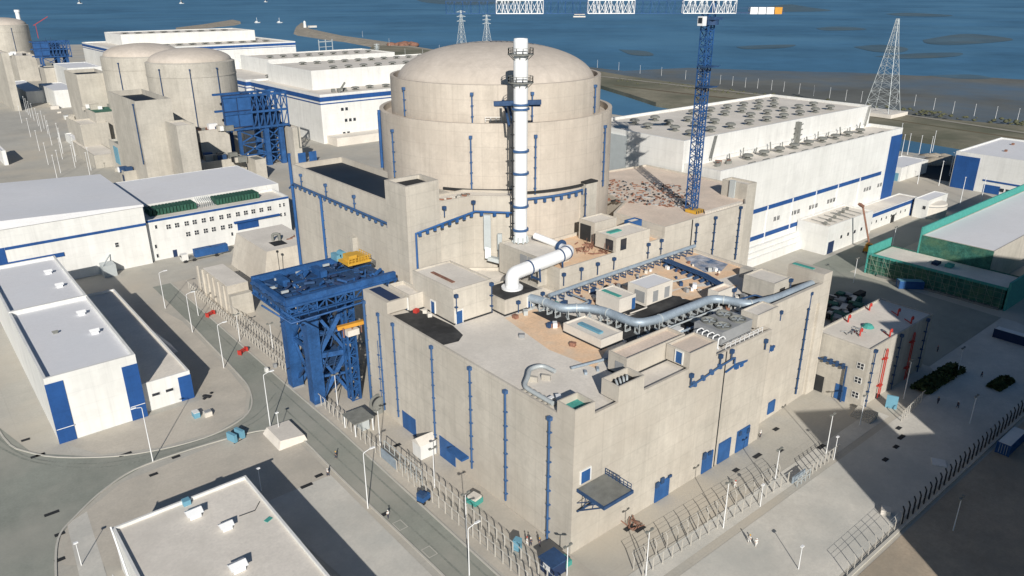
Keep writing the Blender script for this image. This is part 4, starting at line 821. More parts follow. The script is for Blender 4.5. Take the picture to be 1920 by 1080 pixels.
# bunkers
def frustum(par, top, bot, z0, z1, m, nm='wall'):
    n = len(top); b = MB(); b.add([(x,y,z0) for x,y in bot]+[(x,y,z1) for x,y in top],[(i,(i+1)%n,n+(i+1)%n,n+i) for i in range(n)]); return b.build(nm,m,par)
K1 = thing('sloped_bunker', 'pale concrete bunker with sloping sides and dark roof opening, before the office block', 'bunker', (84,230,0))
tp = cb(11,(500,472),(448,436),(600,458)); (x0,y0),(x1,_),(_,y1) = tp[0],tp[1],tp[2]
frustum(K1, tp, rect(x0-3.2,x1,y0-2.6,y1), 0, 11, 'concrete'); MB().sheet(tp,11).build('roof','roof_light',K1)
h0 = at(515,462,11); MB().box(h0[0],h0[0]+4.5,h0[1],h0[1]+5,11.03,11.08).build('roof_opening','dark',K1); b = MB(); b.tube(fillet([(h0[0]+2,h0[1]+6,11),(h0[0]+2,h0[1]+6,13.4),(h0[0]+4,h0[1]+5,13.4),(h0[0]+4,h0[1]+5,11)],.8),.45,8); b.tube([(h0[0]+4.5,h0[1]+6.5,11),(h0[0]+4.5,h0[1]+6.5,13)],.6,8); b.build('roof_pipe','vent_grey',K1)
for i in range(5): b = MB().obox(h0[0]+7+i*1.3,h0[1]+4+i%3,11.2,2.0,.3,.3,i*.6); b.build('roof_timber','rust',K1)
for px, py in ((521,480),(601,462)): x,y = at(px,py,11); b = MB(); b.tube([(x,y,6),(x,y,12.2)],.1); b.obox(x,y,12.5,.6,.6,.6); b.build('wall_lamp','dark',K1)
K2 = thing('low_bunker', 'lower concrete bunker with ribbed side wall beside the double fence', 'bunker', (66,212,0))
tp = cb(9,(425,537),(379,503),(469,531)); (x0,y0),(x1,_),(_,y1) = tp[0],tp[1],tp[2]; frustum(K2, tp, rect(x0-.2,x1,y0-.1,y1), 0, 9, 'concrete'); MB().sheet(tp,9).build('roof','roof_light',K2)
b = MB(); [b.box(x0-.55,x0-.1,y0+2+i*4.5,y0+3+i*4.5,0,8.6) for i in range(6)]; b.build('rib','concrete',K2); b = MB(); b.box(x0,x1,y0-2.5,y0-.3,0,6.5); b.build('lower_step','concrete_grey',K2)

# ============================================================ blue gantries
G = thing('equipment_gantry', 'big blue steel gantry with lattice legs at the left end of the foreground building', 'gantry', (63,147,0))
for i, (x, y) in enumerate(((63.6,147.6),(63.2,158.6))):
    MB().box(x-1.4,x+1.4,y-1.4,y+1.4,.2,28).build('leg','blue_steel',G); MB().box(x-1.5,x+1.5,y-1.5,y+1.5,0,.5).build('leg_foot','grey',G)
for x, y in ((71.2,143.0),(71.2,157.6)):
    b = MB(); truss(b,(x,y,0),(x,y,27),2.0,2.0,9,.28); b.build('lattice_column','blue_steel',G)
b = MB()
for y in (147.6,158.6):
    for z0, z1 in ((1,12),(12,23)):
        b.bar((64.8,y,z0),(71,y-2,z1),1.0); b.bar((64.8,y,z1),(71,y-2,z0),.7); b.bar((64,y,z1),(71.2,y-2,z1),1.1,1.2); b.bar((64.8,y,(z0+z1)/2),(71,y-2,(z0+z1)/2),.5)
for x in (63.6,71.2):
    for z0, z1 in ((2,13),(13,24)): b.bar((x,148,z0),(x,158,z1),.55); b.bar((x,148,z1),(x,158,z0),.55); b.bar((x,147.6,z1),(x,158.6,z1),.7)
b.build('cross_braces','blue_steel',G)
b = MB()
for z in (9,17,22): b.box(64.8,73,146.6,158.4,z,z+.25); railing(b,[(64.8,146.6,z+.2),(73,146.6,z+.2)],1.1,0,.1,1.5)
for i in range(14): t = i/13; b.bar((66+(i%2)*5,149+i*.5,1+i*1.6),(71-(i%2)*5,149.5+i*.5,2.6+i*1.6),.35,.35)
b.build('stair_landing','blue_dark',G)
for y in (140.4,146.2,152.2,158.6):
    dk = MB(); dk.box(55.6,82.4,y-.4,y+.4,28.4,28.9); dk.box(55.6,82.4,y-.35,y+.35,26.1,26.5)
    for k in range(12): x = 56+k*2.2; dk.bar((x,y,26.5),(x,y,28.4),.3); dk.bar((x,y,26.5) if k%2 else (x,y,28.4),(x+2.2,y,28.4) if k%2 else (x+2.2,y,26.5),.25)
    dk.build('girder','blue_steel',G)
for x in range(56, 83, 3): MB().box(x-.25,x+.25,140.8,158.2,27.6,28.4).build('cross_beam','blue_dark',G)
for k in range(16): 
    if k % 5 != 3: MB().box(57.2+k*1.55,58.5+k*1.55,141,158.2,28.62,28.8).build('deck','blue_dark',G)
b = MB()
for x in (56.0,):
    for k in range(8): y = 141+k*2.2; b.bar((x,y,26.3),(x,y,28.6),.3); b.bar((x,y,26.3) if k%2 else (x,y,28.6),(x,y+2.2,28.6) if k%2 else (x,y+2.2,26.3),.25)
b.box(55.7,56.3,141,158,26.1,26.4); b.build('end_truss','blue_steel',G)
b = MB()
for y in (140.8,158.2): b.box(55.8,82.2,y-.5,y+.5,28.9,30.3)
b.box(55.6,56.8,141,158,28.9,29.8); b.build('edge_beams','blue_steel',G)
random.seed(9)
for i in range(46):
    x = 58+random.random()*22; y = 142.5+random.random()*14; MB().bar((x,y,28.9+random.random()*.6),(x+random.random()*4-2,y+random.random()*4-2,29.2+random.random()*1.2),.25+random.random()*.4).build('deck_beam',random.choice(('blue_dark','blue_steel','navy','blue_steel')),G)
for x in (60,69): MB().box(x,x+1.6,151,156,28.9,30.4).build('winch_box','blue_steel',G)

for x, y in ((60.5,155),(66,155.9),(70,156.2),(73,156.4),(58.4,146.6),(57.6,150.5)): MB().box(x-.8,x+.8,y-.2,y+.2,29.4,29.9).build('junction_box','galv',G)
b = MB()
for y in (141,147.6,153,158.6): b.bar((56,y,27),(62.5,y,21.5),.45); b.bar((56,y,27.2),(63,y,27.2),.5)
for k in range(5): b.bar((56.5+k*1.3,140.5,26.8),(57+k*1.3,147.5,22.6+k*.0),.35)
b.bar((56,140.4,26.2),(56,158.8,26.2),.5); b.bar((59.2,141,24.2),(59.2,158,24.2),.4); b.bar((54.6,140,28.4),(58,139.6,25),.4); b.build('cantilever_bracket','blue_steel',G)
b = MB(); b.tube([(52.8,146,28.2),(56,139.2,25.4),(84,139.2,25.9)],.22,6); railing(b,[(56,139.6,25.9),(83.5,139.6,25.9)],1.1,0,.1,2); b.build('walkway_rail','blue_steel',G)
b = MB()
for x in (64.8,67.4,70,72.4):
    for z in (2,8,14,20): b.bar((x,146.2,z),(x+1.8,146.0,z+5),.22,.22)
b.build('ladders','blue_dark',G)
yt = thing('hoist_trolley', 'yellow hoist trolley on top of the big blue gantry', 'hoist', (76,152,30.3)); b = MB(); b.box(75.5,81.5,150,155.6,30.4,30.9); b.box(76.3,78.4,151,154,30.9,32.4); b.box(79,80.6,150.6,155,30.9,31.9); railing(b,[(75.5,150,30.9),(81.5,150,30.9),(81.5,155.6,30.9)],1.1,0,.12,1); [b.bar((75.5+i*.9,150,30.4),(75.8+i*.8,150,32),.16) for i in range(7)]; b.build('frame','yellow',yt)
b = MB(); b.tube([(77,155,31.6),(77,157,31.6)],.9,10); b.box(75.2,76.4,155,158,30.3,31.8); b.build('drum','cyan',yt); b = MB(); [b.box(x,x+.7,149.9,150.9,30.05,30.4) for x in (75.8,80.3)]; b.build('wheel','dark',yt)
ob = thing('lifting_beam', 'orange lifting beam inside the blue gantry next to the building corner', 'beam', (69,143,20)); b = MB(); b.bar((67.6,142.3,19.8),(73.2,140.4,20.5),1.1,.8); b.build('beam','orange',ob); b = MB(); b.box(69.2,72.0,140.4,142.0,17.8,19.2); b.build('hook_block','cream',ob); b = MB(); [b.bar((x,141,17.8),(x,141,20),.25) for x in (68.4,70.6,72.8)]; b.build('hangers','rust',ob)
# ============================================================ older units far left
def reactor(x, y, r, z, ztop, lab, pipes=()):
    o = thing('reactor_building', lab, 'reactor building', (x,y,0))
    MB().lathe(x,y,[(r,0),(r,z-7),(r+.25,z-7),(r+.25,z-6.3),(r,z-6.3),(r,z),(r-1.6,z+.6)],72).build('wall','concrete_grey',o)
    pr = [((r-1.6)*math.cos(t), z+.6+(ztop-z-.6)*math.sin(t)) for t in [math.pi/2*i/12 for i in range(13)]]; pr[-1] = (.01, ztop); MB().lathe(x,y,pr,72,sm=True).build('dome','concrete_dome',o)
    for a in pipes: dpipe(o, x+r*math.cos(a), y+r*math.sin(a), 8, z-3, math.cos(a), math.sin(a), 'blue_dark', .3, 60, True)
    return o
ra = reactor(141,449,23.2,53,60,'beige domed reactor building right behind the far blue gantry panel, left of the centre', (R(-150),R(-110),R(-75)))
rb = reactor(132,507,23.2,53,60,'beige domed reactor building half hidden behind its twin, left part of the picture', (R(-140),))
cxy = at(4,47,53)
rc2 = reactor(cxy[0],cxy[1],25,53,61,'domed reactor building cut by the left edge near the top', (R(-80),))
def conc(lab, z, c, l, r, z0=0, rm='roof_light', par=.8, m='concrete_grey', cat='industrial building', nm='auxiliary_building', grp=None):
    p = cb(z, c, l, r); o = thing(nm, lab, cat, (*p[0],z0), grp); shell(o, p, z0, z, par, .5, m, rm); return o, p
A1, p = conc('tall concrete block with dark recessed roof in front of the twin domes', 43, (252,190), (222,170), (328,187), 0, 'membrane_navy', 2.5); x0, y0 = p[0]; x1 = p[1][0]
dpipe(A1, x0, y0+2, 14, 41, -1, 0, 'blue_dark', .3, 50)
A2, p = conc('concrete block directly right of the tall dark roofed block, lower by a storey', 33, (330,236), (325,226), (362,231)); 
A3, p = conc('square concrete block with brown roof between the domes and the far blue gantry', 22, (372,246), (366,238), (432,241), 0, 'rust'); dpipe(A3, p[0][0], p[0][1], 1, 21, -.7,-.7,'dark',.4,50,False)
A4, p = conc('second tall concrete block farther back with dark roof, left of the twin domes', 43, (143,140), (129,131), (205,137), 0, 'membrane_navy', 2); dpipe(A4, p[1][0], p[0][1], 5, 42, .7,-.7,'dark',.5,50,False)
A5, p = conc('concrete block with green roof below the second tall block', 24, (178,212), (146,193), (224,205), 0, 'net_green'); 
for q in ((160,195),(208,193)): xx, yy = at(*q,24); MB().box(xx,xx+5,yy,yy+6,23.2,27).build('roof_box','concrete_grey',A5)
A6, p = conc('small beige block with cyan louvred cabin on its roof', 15, (222,272), (199,262), (252,262), 0, 'vent_grey', 1.2); pan(A6,'louvre','x',p[0][0],p[0][1]+3,p[0][1]+12,4,13,'cyan',.2)
xx, yy = at(228,262,15); cbn = MB().box(xx,xx+6,yy,yy+9,14,22).build('louvred_cabin','cyan',A6); MB().box(xx-.3,xx+6.3,yy-.3,yy+9.3,22,22.5).build('cabin_roof','roof_light',cbn); pan(cbn,'vent_panel','y',yy,xx+1.5,xx+4.5,16,20.5,'white_metal',.2)
A7, p = conc('low beige block with blue steps left of the tall dark roofed block', 14, (138,228), (118,220), (168,222), 0, 'roof_light'); pan(A7,'door','y',p[0][1],p[0][0]+6,p[0][0]+16,.2,8,'blue')
MB().box(p[0][0]+8,p[0][0]+20,p[0][1]-2,p[0][1]-.1,12.5,14.4).build('pipe_bridge','blue',A7)
A8, p = conc('low beige building with cyan door just behind the office block roof, brown edged roof', 10, (290,312), (284,306), (332,308), 0, 'rust'); pan(A8,'door','y',p[0][1],p[0][0]+3,p[0][0]+9,1,7,'cyan')
A9, p = conc('small beige block by the far end of the lamp lined yard', 8, (232,322), (210,318), (258,318), 0, 'roof_light'); pan(A9,'door','x',p[0][0],p[0][1]+1,p[0][1]+4,0,6,'navy')
A10, p = conc('long low beige building behind the office roof left of the gantry foot', 9, (372,306), (366,300), (470,298), 0, 'roof_light', .5)
for q in (385,410,432): xx, yy = at(q,297,9); MB().box(xx,xx+4,yy,yy+3,8.5,11.5).build('roof_box','vent_grey' if q != 385 else 'blue',A10)
A11, p = conc('narrow concrete tower block between far blue gantry and white turbine hall', 20, (548,240), (540,225), (578,243), 0, 'roof_light'); 
for k in (1.5,8): pan(A11,'door','y',p[0][1],p[0][0]+k,p[0][0]+k+4.5,.5,6,'blue')
b = MB(); b.tube([(p[0][0]+3,p[0][1]-.3,20),(p[0][0]+3,p[0][1]-.3,9),(p[0][0]+9,p[0][1]-.3,9)],.3,6); b.build('wall_pipe','vent_grey',A11)
A12, p = conc('concrete block in front of the dome at the left edge', 26, (28,105), (-40,100), (63,102), 0, 'roof_light'); A13, p = conc('tall concrete block at the left edge with a dark opening', 44, (2,100), (-40,90), (12,98), 0, 'roof_light')
A14, p = conc('grey roofed block at the foot of the far left gantry', 18, (82,128), (62,125), (140,122), 0, 'vent_grey')
for (lab, z, c, l, r) in (('small white building near the left edge below the far gantry', 10, (48,172),(22,152),(82,168)), ('white building with stepped roof left of the green roofed block', 14, (100,170),(84,156),(138,163)), ('white low building at the left edge below the dome', 8, (10,160),(-20,150),(38,157)), ('small white hut among the lamps of the far yard', 5, (140,262),(120,250),(160,258)), ('white building with blue stripe directly behind the green roofed block', 22, (126,128),(118,118),(182,122))):
    conc(lab, z, c, l, r, 0, 'roof_white', .5, 'white', 'building', 'white_building')
wbx = thing('white_box_building', 'white box shaped building cut by the left edge beside its own shadow', 'building', (*at(0,300),0)); p = cb(8,(2,283),(-40,270),(9,281)); shell(wbx,p,0,8,.4,.4,'white','roof_white')
conc('terrace block with blue sloping pipe left of the tall dark roofed block', 19, (150,234), (142,224), (205,230), 0, 'roof_light')
conc('long low concrete plinth at the foot of the tall dark roofed block', 7, (176,292), (152,262), (226,290), 0, 'roof_light', .4)
conc('narrow concrete turret in front of the rear twin dome', 48, (208,125), (203,120), (222,124), 0, 'roof_light')
conc('low grey block right of the gantry foot behind the office roof', 10, (478,300), (472,292), (500,298), 0, 'vent_grey', .4)
rz_ = random.Random(77)
for blk, z_, x0_, x1_, y0_, y1_ in ((A5,24,152,215,196,204),(A10,9,380,462,296,302),(A3,22,378,425,240,243),(A7,14,125,160,221,226),(A9,8,215,250,317,320),(A12,26,-5,58,99,103),(A14,18,70,132,122,126)):
    for k in range(7):
        xx, yy = at(x0_+rz_.random()*(x1_-x0_), y0_+rz_.random()*(y1_-y0_), z_); s_ = 1+rz_.random()*2.2
        MB().box(xx,xx+s_*1.6,yy,yy+s_,z_-1,z_+s_*.7).build('roof_unit', rz_.choice(('vent_grey','concrete_grey','white_metal','blue_dark','dark')), blk)
for k in range(40):
    px = 335+rz_.random()*170; py = 292+rz_.random()*22; xx, yy = at(px,py); s_ = .8+rz_.random()*2.2
    if k < 18: tag(MB().box(xx,xx+s_*2,yy,yy+s_*1.2,0,s_).build('yard_container', rz_.choice(('white','vent_grey','cream','blue','dark','concrete_grey'))), 'small box or cabin crowded in the yard around the far gantry foot', 'cabin', 'boxes around the far gantry foot')
for k in range(22):
    t = rz_.random(); px = 75+t*130; py = 175+t*125+rz_.random()*12; xx, yy = at(px,py); s_ = 1.2+rz_.random()*2.5
    tag(MB().box(xx,xx+s_*1.8,yy,yy+s_*1.2,0,s_*.8).build('yard_container', rz_.choice(('white','vent_grey','cream','blue','concrete_grey'))), 'small box or cabin along the lamp lined strip of the far left yard', 'cabin', 'boxes along the far left yard')
def far_gantry(x0, y0, x1, y1, z0, z1, zc, lab, s_=1):
    o = thing('equipment_gantry', lab, 'gantry', (x0,y0,0))
    MB().box(x0,x0+(x1-x0)*.42,y0,y0+1,z0+2,z1).build('cladding_panel','blue',o)
    b = MB(); [b.box(x0-.1,x0+(x1-x0)*.42+.1,y0-.25,y0-.02,z0+2+(z1-z0)*k,z0+2.5+(z1-z0)*k) for k in (0,.45,.9)]; [b.box(x0+k*(x1-x0)*.42,x0+k*(x1-x0)*.42+.3,y0-.2,y0-.02,z0+2,z1) for k in (0,.5,1)]; b.build('panel_ribs','navy',o)
    b = MB(); xm = x0+(x1-x0)*.42
    for y in (y0,y1):
        for z in (z0+1,(z0+z1)/2,z1-.5): b.bar((x0,y,z),(x1,y,z),1.0,1.1)
        n = 6
        for i in range(n+1):
            x = xm+(x1-xm)*i/n; b.bar((x,y,z0),(x,y,z1),.6)
            if i < n: xn = xm+(x1-xm)*(i+1)/n; b.bar((x,y,z0),(xn,y,(z0+z1)/2),.4); b.bar((xn,y,(z0+z1)/2),(x,y,z1),.4); b.bar((x,y,(z0+z1)/2),(xn,y,z1),.4)
    for x in (xm,(xm+x1)/2,x1): [b.bar((x,y0,z),(x,y1,z),.7) for z in (z0,z1)]
    b.build('truss','blue_steel',o); MB().box(xm+1,x1-3,y0+3,y1-1,z0+.7,z0+(z1-z0)*.42).build('machinery','blue_dark',o); MB().box(xm+3,xm+(x1-xm)*.55,y0+4,y1-2,z0+(z1-z0)*.5,z1-2).build('machinery','navy',o); MB().box(xm,x1,y0,y1,z0+.2,z0+.6).build('deck','blue_dark',o)
    xs = (x0+(x1-x0)*.2, x0+(x1-x0)*.62, x0+(x1-x0)*.86)
    for i, x in enumerate(xs):
        w_ = 1.3 if i else .8
        for y in (y0+1,y1-1): MB().box(x-w_,x+w_,y-w_,y+w_,0,z0).build('leg','blue_steel',o)
    b = MB()
    for i in range(2):
        for k in range(3): za, zb = z0*k/3, z0*(k+1)/3; b.bar((xs[i],y0+1,za),(xs[i+1],y0+1,zb),.6); b.bar((xs[i],y0+1,zb),(xs[i+1],y0+1,za),.6); b.bar((xs[i],y0+1,zb),(xs[i+1],y0+1,zb),.6)
    b.build('cross_braces','blue_steel',o); b = MB(); [b.bar((x,y0+2,z1),(x,y0+2,z1+4),.4) for x in (xm-1,xm+4)]; b.build('masts','blue_dark',o); return o
d = CX*(420-960)-CY*(242-540)+_fw*F
gx0, gy0 = at(424,242,22); gx1 = at(566,236,22)[0]
far_gantry(gx0, gy0, gx1, gy0+14, 20, 38.5, 0, 'far blue gantry with solid blue panel, right of the twin domes')
gx0, gy0 = at(66,110,24); gx1 = at(140,108,24)[0]
far_gantry(gx0, gy0, gx1, gy0+16, 24, 40, 0, 'most distant blue gantry with blue panel, beside the dome at the left edge')
# white turbine halls
def hall(lab, steps, z, x0, x1, y0, y1, vents=True, up=None):
    o = thing('turbine_hall', lab, 'turbine hall', (x0,y0,0)); shell(o, rect(x0,x1,y0,y1), 0, z, 1.2, .8, 'white', 'roof_light')
    for ax, c, a, b_ in (('x',x0,y0-.2,y1),('y',y0,x0-.2,x1)): pan(o,'stripe',ax,c,a,b_,z-4.2,z-1.6,'blue_stripe',.3); pan(o,'stripe',ax,c,a,b_,z-6.0,z-5.4,'blue_stripe',.3)
    if up:
        (ux0,ux1,uy0,uy1,uz) = up; shell(o, rect(ux0,ux1,uy0,uy1), z-1.2, uz, .8, .6, 'white', 'roof_light', 'upper_wall', 'upper_roof')
    return o
H1 = hall('white turbine hall with blue roof stripes directly left of the big reactor', 0, 30, 210.7, 360, 437, 545, True, (222,352,470,540,41))
v1 = vent(0,0,0,2.1); v1.v = [(x+240,y+520,z+40.2) for x,y,z in v1.v]; v1o = v1.build('ventilator','vent_grey',H1)
for i in range(10): 
    if i: pdup(v1o, i*11, 0)
for i in range(9): pdup(v1o, 4+i*11.5, -66.5+(i%2)*1.5, -11.3); 
for i in range(8): pdup(v1o, 3+i*11.5, -40, 0)
for i in range(3): MB().bar((228+i*40,446,28.8),(233+i*40,446,35+i%2),.8,1.0).build('stair_ladder','vent_grey',H1); MB().box(226+i*4,228+i*4,450,452,28.8,31).build('roof_box','vent_grey',H1)
for x in (226,268,292,308): 
    for j in range(3): win(H1,'y',437,x+j*3,x+j*3+2,12,14,1,1)
for z in (4,19): [win(H1,'y',437,224+j*3,226+j*3,z,z+2,1,1) for j in range(2)]
MB().box(213,360,424,437,0,5).build('plinth','roof_light',H1)
H2_ = hall('second white turbine hall behind the first with a blue striped parapet', 0, 30, 208, 360, 547, 640, True, (240,352,580,636,40))
v2 = vent(0,0,0,2.1); v2.v = [(x+250,y+600,z+39.2) for x,y,z in v2.v]; v2o = v2.build('ventilator','vent_grey',H2_)
for i in range(9):
    if i: pdup(v2o, i*11, 0)
for i in range(9): pdup(v2o, i*11-20, -42, -10)
H3 = hall('long low white hall with blue stripe at the far upper left', 0, 30, 214, 420, 925, 1080, True, (240,400,1000,1075,41))
v3 = vent(0,0,0,3.5); v3.v = [(x+232,y+960,z+28.8) for x,y,z in v3.v]; v3o = v3.build('ventilator','vent_grey',H3)
for i in range(1,12): pdup(v3o, i*15, 0)
for i in range(9): pdup(v3o, 20+i*15, 70, 11)
for i in range(3): win(H3,'y',925,240+i*4,243+i*4,12,15,1,1)
for i in range(1): pass
conc('white flat building with blue stripe by the sea, left of the middle', 14, (500,104), (410,84), (515,92), 0, 'roof_white', .5, 'white', 'building', 'white_building')
conc('low white building in front of the sea beside the dome tops', 10, (462,118), (408,100), (486,110), 0, 'roof_light', .5, 'white', 'building', 'white_building')
conc('small brown block next to the white seaside building', 10, (535,104), (518,98), (545,98), 0, 'rust', .4, 'concrete_grey', 'building', 'brown_building')
sg = thing('switchyard_frame', 'light steel portal frames by the water behind the white halls', 'switchyard', (*at(610,98),0)); b = MB()
xa, ya = at(600,108); xb, yb_ = at(625,106)
for x, y in ((xa,ya),(xb,yb_),((xa+xb)/2,(ya+yb_)/2)): b.bar((x,y,0),(x,y,24),1.0)
b.bar((xa,ya,21),(xb,yb_,21),1.4); b.bar((xa,ya,14),(xb,yb_,14),.8); b.build('frame','galv',sg)
for px in (365,375,388,398,410): 
    x, y = at(px, 82, 8); tag(MB().box(x,x+12,y,y+12,0,12+(px%3)*4).build('plant_block','white' if px % 2 else 'teal'), 'small white or green plant block clustered behind the twin domes', 'building', 'small blocks behind the twin domes')
sc_ = thing('seaside_cabin', 'small white cabin with aerial on the white seaside building', 'cabin', (*at(482,84,14),14)); x,y = at(482,84,14); MB().box(x,x+8,y,y+8,13.5,20).build('wall','white',sc_); MB().box(x-1,x+9,y-1,y+9,20,20.8).build('roof','white_metal',sc_)
# stack and red crane at the far left
x, y = at(42,34,60); st = thing('small_stack', 'small white stack on the dome at the left edge', 'stack', (x,y,0)); d = V((cxy[0]+18,cxy[1]+6,50)); MB().lathe(d.x,d.y,[(2.2,40),(2.2,68)],12,sm=True).build('shaft','pipe_white',st); MB().lathe(d.x,d.y,[(2.8,66),(2.8,68.6),(1.5,68.6)],12).build('cap','pipe_white',st)
x, y = at(72,72); rcn = thing('red_crane', 'faint red crane jib beside the dome at the left edge', 'crane', (x,y,0)); b = MB(); b.bar((x,y,0),(x,y,26),.8); b.bar((x-4,y,24),(x+24,y,40),1.0); b.build('boom','red',rcn)

# ============================================================ pylons, causeway lamps, boats
def pylon(x, y, h, wb_, lab, lean=0, r=.3, n=9, arms=True):
    o = thing('power_pylon', lab, 'pylon', (x,y,0)); b = MB(); 
    def wd(t): return wb_*(1-t)**1.15*.92+wb_*.08
    P = lambda t, i: (x+wd(t)/2*(1 if i in (1,2) else -1), y+wd(t)/2*(1 if i > 1 else -1), h*t)
    for k in range(n):
        t, t2 = (k/n)**.85, ((k+1)/n)**.85
        for i in range(4): b.bar(P(t,i),P(t2,i),r); b.bar(P(t,i),P(t2,(i+1)%4),r*.6); b.bar(P(t,(i+1)%4),P(t2,i),r*.6); b.bar(P(t2,i),P(t2,(i+1)%4),r*.6)
    b.build('lattice','galv',o)
    if arms:
        b = MB()
        for t in (.72,.84,.96): l_ = wb_*.55; b.bar((x-l_,y+l_*.3,h*t),(x+l_,y-l_*.3,h*t),r*1.3); b.bar((x-l_,y+l_*.3,h*t),(x,y,h*(t+.04)),r); b.bar((x+l_,y-l_*.3,h*t),(x,y,h*(t+.04)),r)
        b.build('cross_arm','galv',o)
    return o
x, y = at(1652,214,-1); pylon(x,y,69,20,'tall pale lattice pylon standing on the causeway behind the right end of the turbine hall',r=.27,n=11,arms=False); MB_ = MB().box(x-14,x+14,y-14,y+14,-8,1.2); tag(MB_.build('pylon_foundation','roof_light'),'square concrete platform under the tall pale pylon','platform')
x, y = at(866,92,-1); pylon(x,y,58,13,'left one of the two distant pylons behind the top of the big dome',r=.45,n=8); x, y = at(913,88,-1); pylon(x,y,50,13,'right one of the two distant pylons behind the top of the big dome',r=.45,n=8)
x, y = at(708,112,-1); pylon(x,y,20,7,'short mast with stays on the near edge of the breakwater root',r=.3,n=5)
def post_lamp(name, h, lab, cat, grp, x, y, z=0, r=.09, arm=0, double=False, m='white_metal', rz=0):
    o = thing(name, lab, cat, (x,y,z), grp, rz); b = MB(); r *= .72; b.tube([(x,y,z),(x,y,z+h)],[r*1.3,r*.8],6); b.build('pole',m,o)
    b = MB()
    if arm: b.tube(fillet([(x,y,z+h-.1),(x,y,z+h+.5),(x+arm,y,z+h+.9)],.6,3),r*.8,5); b.box(x+arm-.2,x+arm+.8,y-.18,y+.18,z+h+.75,z+h+.95)
    elif double: b.box(x-.8,x+.8,y-.1,y+.1,z+h-.1,z+h+.05); b.box(x-.9,x-.4,y-.2,y+.2,z+h,z+h+.28); b.box(x+.4,x+.9,y-.2,y+.2,z+h,z+h+.28)
    else: b.box(x-.35,x+.35,y-.2,y+.2,z+h,z+h+.2)
    b.build('lamp_head', m if not double else 'vent_grey', o); return o
cl = None; pts = [(1285,150),(1309,153),(1326,156),(1350,159),(1373,162),(1397,165),(1420,167),(1446,170),(1469,173),(1498,177),(1525,181),(1555,185),(1585,190),(1614,193),(1680,196),(1714,200),(1750,207),(1786,214),(1826,219),(1866,224),(1907,228),(1120,128),(1160,133),(1200,139),(1240,143)]
for i, (px, py) in enumerate(pts):
    x, y = at(px, py-1, -1.5); lab = 'small white lamp post in the row along the far causeway'
    if cl is None: cl = post_lamp('lamp_post', 9, lab, 'lamp post', 'lamp posts along the causeway', x, y, -1.5, .17)
    else: dup(cl, (x,y,-1.5), lab)
cl = None
for i, (px, py) in enumerate(((1686,268),(1701,290),(1690,292),(1722,294),(1742,296),(1748,284),(1790,345),(1760,348),(1800,382),(1838,382),(1720,345),(1780,330),(680,70),(730,86),(760,108),(793,110),(824,100))):
    z = -1.5 if i > 11 else 0; x, y = at(px, py, z); lab = 'thin white lamp post in the canal side yard by the warehouse' if i <= 11 else 'thin white lamp post near the root of the breakwater'
    if cl is None: cl = post_lamp('lamp_post', 12, lab, 'lamp post', 'lamp posts in the canal side yard', x, y, z, .2)
    else:
        o = dup(cl, (x,y,z), lab)
        if i > 11: o['group'] = 'lamp posts by the breakwater'
def boat(px, py, L_, lab, sail=True):
    x, y = at(px, py, -4.9); o = thing('boat', lab, 'boat', (x,y,-4.9), None); b = MB(); b.add([(x-L_/2,y-L_/5,-5),(x+L_/2,y-L_/5,-5),(x+L_*.75,y,-5),(x+L_/2,y+L_/5,-5),(x-L_/2,y+L_/5,-5),(x-L_*.55,y-L_/4,-5+L_/6),(x+L_/2,y-L_/4,-5+L_/6),(x+L_*.85,y,-5+L_/5),(x+L_/2,y+L_/4,-5+L_/6),(x-L_*.55,y+L_/4,-5+L_/6)],[(0,1,6,5),(1,2,7,6),(2,3,8,7),(3,4,9,8),(4,0,5,9),(5,6,7,8,9)]); b.build('hull','white',o)
    MB().box(x-L_*.35,x+L_*.1,y-L_/7,y+L_/7,-5+L_/6,-5+L_/6+L_/5).build('cabin','white',o); b = MB(); b.bar((x,y,-4),(x,y,-4+L_),L_*.05)
    if sail: b.add([(x,y,-3+L_*.1),(x+L_*.45,y,-3+L_*.1),(x,y,-4+L_)],[(0,1,2),(2,1,0)])
    b.build('mast','white_metal',o)
boat(149,7,26,'leftmost small white boat on the sea at the top'); boat(340,7,26,'small white boat on the sea above the far turbine hall'); boat(498,4,22,'rightmost small white boat touching the top edge'); boat(482,43,14,'left one of two small vessels in the harbour mouth',False); boat(524,43,14,'right one of two small vessels in the harbour mouth',False)
x, y = at(572,52,-2); bc = thing('beacon', 'white beacon hut on the head of the breakwater', 'beacon', (x,y,-2)); MB().lathe(x,y,[(4,-1.6),(3,10),(3.6,10.4),(2,14),(.01,15)],12).build('tower','white',bc); MB().box(x+6,x+26,y-14,y-4,-1.6,3).build('hut','cream',bc)
x, y = at(756,84,-1.5); b = MB(); [b.ball((x+random.random()*40-20,y+random.random()*40-20,-1),6+random.random()*5,8,0,.5) for i in range(12)]; tag(b.build('sand_heap','rust'),'brown heap on the breakwater root left of the big dome','heap',kind='stuff')
b = MB(); random.seed(21)
for i in range(420):
    t = random.random(); px = 1150+t*770; py = 144+(px-1150)*.108+random.random()*9; x, y = at(px,py,-1.5)
    if random.random() < .5 + .4*math.sin(px*.03): b.ball((x+random.random()*3,y,-1.5),.6+random.random()*1.7,5,0,.5)
tag(b.build('shrubs','scrub'),'scattered low dark shrubs along the causeway','shrubs',kind='stuff')

